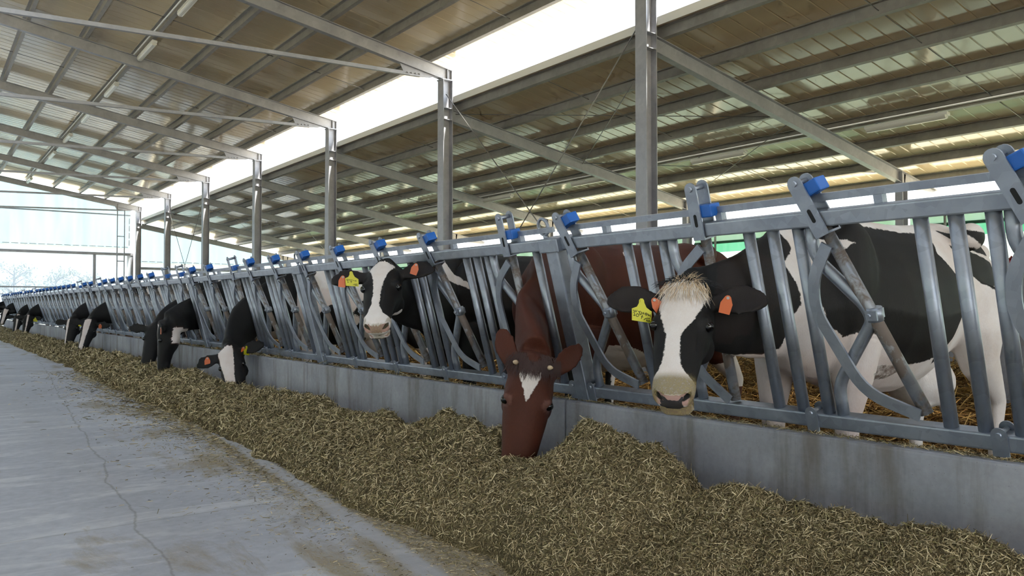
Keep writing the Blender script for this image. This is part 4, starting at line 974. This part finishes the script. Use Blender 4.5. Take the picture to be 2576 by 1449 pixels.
M['hair_cream'] = plain('cream_hair', '#c9b294', 0.7, nscale=80, amt=0.4); M['hair_white'] = plain('white_hair', '#dcd3ca', 0.7, nscale=80, amt=0.3); M['hair_black'] = plain('black_hair', '#121214', 0.6); M['hair_red'] = plain('red_hair', '#331510', 0.6)
TOCAM = lambda px, py: -Vector(ray(px, py)).normalized()

def GATE(k, z, dy=0.357):
    """middle of the neck opening of headlock k, at height z on the sloping fence"""
    return Vector((2.95-0.22*(z-0.55)/0.785, 1.827+0.7*(k-1)-dy, z))

# ---------------------------------------------------------------- the near black and white cow
C4 = (2000, 350, 576/1043.0)
blk = [crop([(210,365),(380,378),(500,400),(590,420),(680,420),(705,470),(690,520),(720,580),(750,640),(750,700),(705,900),(655,1030),(635,995),(560,1025),(490,1030),(420,915),(340,865),(280,905),(215,840),(178,690),(200,560),(260,495),(290,470),(225,430)], *C4),
       crop([(780,405),(890,440),(960,470),(960,530),(900,515),(830,475)], *C4),
       crop([(785,475),(895,525),(960,560),(945,660),(885,690),(810,600)], *C4),
       [(1958,550),(2060,550),(2068,620),(2045,655),(2008,645),(1984,630),(1965,612)],
       [(1600,450),(1815,540),(1832,645),(1881,638),(1900,597),(1936,609),(1970,642),(1982,669),(1997,717),(2004,763),(1992,800),(1990,878),(1958,891),(1930,886),(1881,877),(1864,886),(1859,913),(1848,930),(1831,944),(1800,930),(1600,1000)]]
blk_w = [px_poly(p, 1.91) for p in blk[:3]]+[px_poly(blk[3], 1.94), px_poly(blk[4], 2.06)]
stain_w = px_poly(crop([(1150,740),(1230,690),(1300,650),(1420,640),(1470,700),(1400,790),(1290,815),(1200,790)], 1900, 750, 500/1907.0), 1.91)
def coat_near(I):
    W = I['W']; x, z = W[:, 0], W[:, 2]
    dk = np.max([poly_sd(x, z, p) for p in blk_w], 0)
    far = (W[:, 1] > 2.28) & (x > 3.2)
    sd = np.where((x < 2.95) & (z > 0.8), -0.1, -dk)
    sd = np.where(far, 0.12*np.sin(x*3.1+1)*np.cos(z*4)+0.02, sd)
    sd = np.where(z < 0.55, 0.2, sd)
    ht, ha, hh = I['ht'], I['ha'], I['hh']
    # blaze: wide on the forehead, pinched above the nose, shifted a little to the cow's right
    hw = np.interp(ht, [-0.06, 0.0, 0.06, 0.12, 0.19, 0.235, 0.27, 0.36, 0.42, 0.46, 0.50], [-0.05, 0.040, 0.090, 0.086, 0.062, 0.042, 0.028, 0.030, 0.042, 0.075, 0.12])
    cx = np.interp(ht, [0.0, 0.15, 0.25, 0.4, 0.5], [-0.004, -0.010, -0.020, -0.016, -0.004])
    face_ = hw-np.abs(ha-cx)-np.clip(-hh-0.07, 0, 1)*1.2
    face_ = np.where((ht > 0.47) & (hh < -0.05), 0.05, face_)
    face_ = np.where((hh < -0.19) & (ht > 0.2), 0.02, face_)
    sd = np.where(I['head'], face_, sd)
    earz = (np.abs(ha) > 0.112) & (np.abs(ha) < 0.37) & (ht > -0.25) & (ht < 0.20) & (hh > -0.25) & (hh < 0.16); sd = np.where(earz, -0.05, sd)
    dust = np.clip((ht-0.435)/0.03, 0, 1)*I['head']*np.where((np.abs(ha) < 0.055) & (hh < -0.038) & (hh > -0.108) & (ht > 0.512), 0.0, 1)*0.9
    dust = np.maximum(dust, 0.9*((hh < -0.125) & (ht > 0.36) & I['head']))
    mz = muzzle_mask(I, jaw=0.2); 
    tint = 0.4*np.clip((1.1-z)/0.6, 0, 1)*np.clip((4.1-x)/0.6, 0, 1)*(~I['head'])*(sd > 0)
    tint = np.where(poly_sd(x, z, stain_w) > 0, -0.85, tint)
    inner = earz & ((I['NW']@I['uw']) > 0.35); tint = np.where(inner, 0.02, tint)
    return sd, mz, dust, tint
t107 = 2.56/ray(1722, 712)[0]
cow1 = make_cow('cow', 'black and white cow with a white blaze and yellow ear tag reading 107', 3.54, 2.18, math.pi, at_t(1726, 720, t107), at_t(1690, 962, t107-0.34), TOCAM(1700, 800)-Vector(CR)*0.14+Vector((0, 0, 0.35)),
                gate=GATE(2, 1.01, 0.36), gate_h=0.23, gate_w=0.086, voxel=0.011, hscale=1.02, jaw=0.12, coat=coat_near, ears=(0.10, 0.02), ear_fwd=0.35, group=None)
ear_tag(cow1, -1, 'y', 0.085, -0.035, INK_A, 0.25, 1.05, 0.0, 0.08); ear_tag(cow1, -1, 'o', 0.035, -0.025, None, 0.3, 1.1, -0.6, 0.07); ear_tag(cow1, 1, 'o', 0.085, -0.02, None, 0.2, 1.15, 0.25, 0.08)
tuft(cow1, 'forelock', M['hair_cream'], 420, 0.005, 0.060, 0.075, 0.3, 3, 0.6, 0.9, 0.0026); tuft(cow1, 'forelock', M['hair_white'], 420, 0.03, 0.062, 0.06, 0.2, 4, 0.6, 0.9, 0.0026); tuft(cow1, 'poll_hair', M['hair_black'], 260, -0.03, 0.095, 0.05, 0.5, 5, 1.0, 0.2, 0.003, side=-0.1); tuft(cow1, 'crest_hair', M['hair_cream'], 60, -0.015, 0.05, 0.065, 1.3, 6, 0.8, -0.3, 0.0022, side=0.3)

# ---------------------------------------------------------------- the red cow eating
def coat_red(I):
    W = I['W']; ht, ha, hh = I['ht'], I['ha'], I['hh']; x, z = W[:, 0], W[:, 2]
    sd = np.full(len(ht), -0.2)
    sd = np.where((z < 0.66+0.1*np.sin(x*4)) & (x > 3.5) & (z > 0.42), 0.05, sd)
    spots = [((3.70, 1.33), 0.03), ((3.36, 1.43), 0.035)]
    for (c, r) in spots: sd = np.maximum(sd, r-np.hypot((x-c[0])*1.6, z-c[1]))
    star = np.interp(ht, [0.035, 0.06, 0.085, 0.13, 0.20], [0.042, 0.052, 0.046, 0.026, 0.0])-np.abs(ha+0.004)
    star = np.where((ht > 0.035) & (ht < 0.20), star, -0.05); sd = np.where(I['head'], star, sd)
    tint = np.zeros(len(ht))
    for sg in (-1, 1): tint = np.maximum(tint, np.clip(1.3-np.hypot(ht-0.195, (ha-sg*0.10))/0.024, 0, 0.2)*(np.abs(hh+0.03) < 0.045))
    return sd, muzzle_mask(I, 0.3, 1), np.clip((ht-0.5)/0.05, 0, 1)*0.5, tint
tr = 2.48/ray(1338, 918)[0]
cow2 = make_cow('cow', 'reddish brown cow with a white star on its forehead eating from the heap', 3.50, 3.92, math.pi, at_t(1342, 910, tr), at_t(1308, 1125, tr-0.10), TOCAM(1310, 1000)+Vector((0.0, 0, 0.1)),
                gate=GATE(4, 0.93), gate_h=0.24, voxel=0.012, coat=coat_red, ears=(-1.15, -0.95), ear_fwd=0.25, mat='red', gate_w=0.085, hscale=1.06, ear_s=0.9, ear_w=0.78)
tuft(cow2, 'forelock', M['hair_red'], 1100, -0.005, 0.10, 0.062, 0.25, 8, 0.35, 0.9, 0.0032)
for sg in (-1, 1):
    b = MB(); p = cow2['RM'] @ cow2['HP'](0.02, sg*0.078, 0.025); q = cow2['RM'] @ cow2['HP'](0.022, sg*0.092, 0.05); b.tube([p, (p+q)/2, q], [0.013, 0.011, 0.004], 8); b.build('horn_bud', M['hair_cream'], cow2['root'])

# ---------------------------------------------------------------- the cow with its head raised
CW = (1060, 640, 360/1449.0)
wht = [px_poly(crop([(170,40),(330,40),(340,110),(385,200),(440,260),(545,330),(535,395),(500,360),(430,320),(350,285),(240,240),(190,150)], *CW), 5.07),
       px_poly(crop([(670,960),(720,870),(790,880),(890,940),(960,1100),(680,1100)], *CW), 5.07)]
def coat_raised(I):
    W = I['W']; ht, ha, hh = I['ht'], I['ha'], I['hh']; x, z = W[:, 0], W[:, 2]
    sd = np.max([poly_sd(x, z, p) for p in wht], 0); sd = np.where(z < 0.42, 0.08*np.sin(x*9), sd)
    sd = np.maximum(sd, 0.06-np.hypot(x-3.06, (z-0.70)*0.8))
    hw = np.interp(ht, [-0.06, 0.0, 0.05, 0.10, 0.16, 0.22, 0.30, 0.38, 0.44, 0.48], [0.045, 0.078, 0.072, 0.052, 0.034, 0.026, 0.022, 0.024, 0.045, 0.11])
    cx = np.interp(ht, [0, 0.2, 0.4], [-0.004, -0.012, -0.016])
    f = hw-np.abs(ha-cx)-np.clip(-hh-0.07, 0, 1)*1.2; f = np.where((ht > 0.45) & (hh < -0.05), 0.04, f)
    f = np.where((hh < -0.165) & (ht > 0.22), 0.02+0.02*np.sin(ht*60), f)
    sd = np.where(I['head'], f, sd); earz = (np.abs(ha) > 0.112) & (np.abs(ha) < 0.37) & (ht > -0.25) & (ht < 0.20) & (hh > -0.25) & (hh < 0.16); sd = np.where(earz, -0.05, sd)
    mz = muzzle_mask(I, 1, 0.3, 0.1); dust = 0.6*np.clip((ht-0.45)/0.03, 0, 1)*(hh < -0.03)*I['head']; dust *= np.where((np.abs(ha) > 0.03) & (ht > 0.5), 0.35, 1)
    tint = np.where(earz & ((I['NW']@I['uw']) > 0.35), 0.015, 0)
    return sd, mz, dust, tint
t37 = 2.45/ray(965, 670)[0]
cow3 = make_cow('cow', 'black cow with white blaze holding its raised head over the fence, yellow and orange tags', 3.6, 5.34, math.pi, at_t(964, 668, t37), at_t(943, 808, t37-0.45), TOCAM(955, 740)-Vector(CR)*0.18+Vector((0, 0, 0.3)),
                gate=GATE(6, 1.05, 0.36), gate_h=0.20, gate_w=0.078, hscale=1.06, voxel=0.013, jaw=0.03, coat=coat_raised, ears=(0.22, -0.12), ear_fwd=0.3)
ear_tag(cow3, -1, 'y', 0.10, -0.02, INK_B, 0.2, 1.05, -0.1, 0.095); ear_tag(cow3, -1, 'o', 0.15, -0.03, None, 0.2, 1.15, 0.1, 0.08); ear_tag(cow3, 1, 'o', 0.12, -0.01, None, 0.3, 1.15, 0.3, 0.085)

# ---------------------------------------------------------------- further cows eating
def coat_gen(seed, blaze=1.0, wh=0.0, bshift=0.0, throat=False, body='mixed', neck_black=True):
    def f(I):
        W = I['W']; ht, ha, hh = I['ht'], I['ha'], I['hh']; V = I['V']
        q = np.array([mnoise.fractal(Vector((a*1.5+seed, b_*1.0+seed*0.7, c*1.5)), 1.0, 2.0, 3) for a, b_, c in V])*0.25+wh
        if neck_black: q = np.where(V[:, 0] > 0.30, -0.2, q)
        q = np.where(V[:, 2] < 0.5, 0.1, q)
        hw = blaze*np.interp(ht, [-0.06, 0.0, 0.05, 0.16, 0.3, 0.44, 0.5], [0.03, 0.085, 0.085, 0.075, 0.055, 0.05, 0.05])
        fc = hw-np.abs(ha-bshift)-np.clip(-hh-0.05, 0, 1)*1.2-(0.2 if blaze == 0 else 0)
        if throat: fc = np.where((hh < -0.14) & (ht > 0.02) & (ht < 0.22), 0.03, fc)
        q = np.where(I['head'], fc, q); earz = (np.abs(ha) > 0.112) & (np.abs(ha) < 0.37) & (ht > -0.25) & (ht < 0.20) & (hh > -0.25) & (hh < 0.16); q = np.where(earz, -0.05, q)
        return q, muzzle_mask(I, 0.5, 1), 0.6*np.clip((ht-0.5)/0.04, 0, 1), np.where(q > 0, 0.25, 0)*(V[:, 2] < 1.2)
    return f
LOCKC = lambda k: 1.827+0.7*(k-1)-0.36
t4 = 2.50/ray(572, 888)[0]
cow4 = make_cow('cow', 'black faced cow with a broad white blaze, an orange tag hanging from one ear, eating', 3.6, 8.55, math.pi, at_t(575, 874, t4), at_t(592, 978, t4-0.24), TOCAM(580, 930)+Vector((-0.15, 0, 0.1)),
                gate=GATE(11, 0.90), hscale=1.05, voxel=0.018, coat=coat_gen(3.3, 0.85, 0.10, -0.035), ears=(0.25, -0.1), ear_fwd=0.2)
ear_tag(cow4, -1, 'o', 0.12, 0.03, None, 0.0, 1.3, 0.0, 0.03); ear_tag(cow4, 1, 'y', 0.06, 0.02, None, 1.0, 1.0, 0.0, 0.03); ear_tag(cow4, 1, 'o', 0.03, 0.02, None, 0.6, 1.2, 0.0, 0.03)
t5 = 2.36/ray(402, 815)[0]
cow5 = make_cow('cow', 'black cow seen in profile with a white throat patch, eating from the heap', 3.6, LOCKC(14)-0.06, math.pi, at_t(404, 815, t5), at_t(388, 950, t5-0.10), -Vector(CR)*0.95+TOCAM(400, 860)*0.25+Vector((0, 0, 0.25)),
                gate=GATE(14, 0.92), hscale=1.06, voxel=0.02, coat=coat_gen(8.1, 0.55, 0.0, 0.0, True), ears=(-0.2, 0.1), ear_fwd=0.1)
ear_tag(cow5, 1, 'o', 0.07, 0.0, None, 0.2, 1.3, 0.0, 0.03)
far = [(15, 'black cow reaching down behind the cow with the white throat patch', 1.2, 0.0, 0.0, 0, 0.0), (22, 'black cow with a white forehead eating, second of the pair further down the fence', 5.0, 0.6, -0.03, 0.0, 0.25),
       (25, 'black cow with a thin white face stripe eating beside the cow with the white forehead', 6.6, 0.3, -0.06, 0.0, -0.25), (36, 'small looking distant cow with a white poll mark and yellow ear tag', 9.9, 0.25, 0.0, 0.0, 0.3),
       (40, 'distant black cow with a white muzzle side eating at the heap', 12.4, 0.35, 0.02, 0.0, -0.15), (46, 'distant cow with a white streaked black face leaning out of the fence', 15.5, 0.7, 0.03, 0.15, -0.3), (51, 'farthest black cow looking out by the end of the fence', 18.3, 0.0, 0.0, 0.3, -0.2)]
for k, lb, seed, bl, bs, lift, tw in far:
    yc = LOCKC(k); rr = random.Random(k)
    pl = Vector((2.53, yc-0.14+rr.uniform(-0.04, 0.04), 0.77+lift)); ns_ = pl+Vector((-0.14+rr.uniform(-0.03, 0.03), -0.2, -0.50+lift*0.5))
    cw = make_cow('cow', lb, 3.6, yc+(0.14 if k == 15 else 0.0), math.pi, pl, ns_, Vector((-0.45+tw*0.5, -0.95, 0.2)), gate=GATE(k, 0.90+lift*0.45), hscale=1.06, voxel=0.022, coat=coat_gen(seed, bl, 0.02, bs), ears=(0.1, 0.0))
    if k in (25, 36): ear_tag(cw, 1, 'y', 0.07, 0.0, None, 0.3, 1.3, 0.0, 0.04)
    elif k in (22, 40): ear_tag(cw, 1, 'o', 0.07, 0.0, None, 0.3, 1.3, 0.0, 0.04)

# ================================================================ small things and what lies outside
# concrete water trough post with a red scrubbing brush on it, behind the near cow
e = empty('concrete_pillar', (8.06, 3.05, 0))
b = MB(); b.box((-0.16, -0.35, 0.0), (0.16, 0.28, 1.33)); me = b.mesh('pillar_block'); bevel(me, 0.02, 2); mk('pillar_block', me, M['curb'], e)
b = MB(); b.box((-0.19, -0.38, 1.332), (0.19, 0.31, 1.372)); me = b.mesh('cap'); bevel(me, 0.008, 2); mk('cap', me, M['dark'], e)
tag(e, 'stained grey concrete pillar with a dark cap standing in the straw', 'pillar')
M['red_bristle'] = plain('red_bristle', '#a3121c', 0.6)
e = empty('scrub_brush', (8.06, 3.1, 1.373)); r_ = random.Random(4); b = MB()
for k in range(420):
    th = r_.uniform(0, math.pi); ph = r_.uniform(-0.5, 0.5); rr_ = 0.13
    p0 = Vector((0.03*math.sin(ph*3), 0.02*math.cos(th), 0.02)); p1 = Vector((ph*0.16, rr_*math.cos(th), 0.012+0.085*math.sin(th)*r_.uniform(0.85, 1.05)))
    b.tube([p0, p1], [0.004, 0.0025], 4)
o = b.build('bristles', M['red_bristle'], e); o['kind'] = 'stuff'
b = MB(); b.box((-0.05, -0.05, 0.0), (0.05, 0.05, 0.03)); me = b.mesh('brush_block'); bevel(me, 0.006); mk('brush_block', me, M['red_bristle'], e)
tag(e, 'round red bristle brush lying on the concrete pillar', 'brush')
# bare trees in the field beyond the gable
M['bark'] = plain('bark', '#5d5346', 0.9, nscale=8, amt=0.3); M['leaf'] = plain('leaves', '#6f7f52', 0.9, nscale=3, amt=0.4)
def tree(px, Y, h, seed, label):
    p = at_y(px, 760, Y); r = random.Random(seed); e = empty('tree', (p.x, Y, -0.06))
    b = MB(); b.tube([(0, 0, 0), (0.05, 0, h*0.35), (-0.05, 0.1, h*0.7), (0, 0, h)], [0.16, 0.12, 0.07, 0.02], 8)
    b.build('trunk', M['bark'], e); tips = []
    for k in range(16):
        z = h*r.uniform(0.3, 0.9); a = r.uniform(0, 2*math.pi); L = h*0.34*r.uniform(0.5, 1.0); q = Vector((math.cos(a)*L, math.sin(a)*L, z+L*0.7))
        b = MB(); b.tube([(0, 0, z), ((q.x)*0.5, q.y*0.5, z+L*0.4), q], [0.06, 0.04, 0.012], 6); b.build('branch', M['bark'], e); tips.append(q)
    b = MB()
    for q in tips:
        for k in range(60):
            c = q+Vector((r.gauss(0, 0.45), r.gauss(0, 0.45), r.gauss(0, 0.4))); s = r.uniform(0.05, 0.11)
            u_ = Vector((r.gauss(0, 1), r.gauss(0, 1), r.gauss(0, 1))).normalized(); v_ = u_.cross(Vector((0.3, 0.5, 1))).normalized()
            b.add([c-u_*s-v_*s*0.6, c+u_*s-v_*s*0.6, c+u_*s+v_*s*0.6, c-u_*s+v_*s*0.6], [(0, 1, 2, 3)])
    o = b.build('foliage', M['leaf'], e); o['kind'] = 'stuff'
    tag(e, label, 'tree')
tree(35, 120, 6.2, 1, 'hazy thin tree in the field beyond the gable, away from the ladder'); tree(140, 110, 4.6, 2, 'low hazy tree in the field between two taller trees'); tree(218, 125, 5.6, 3, 'hazy tree in the field beside the gable mullion')
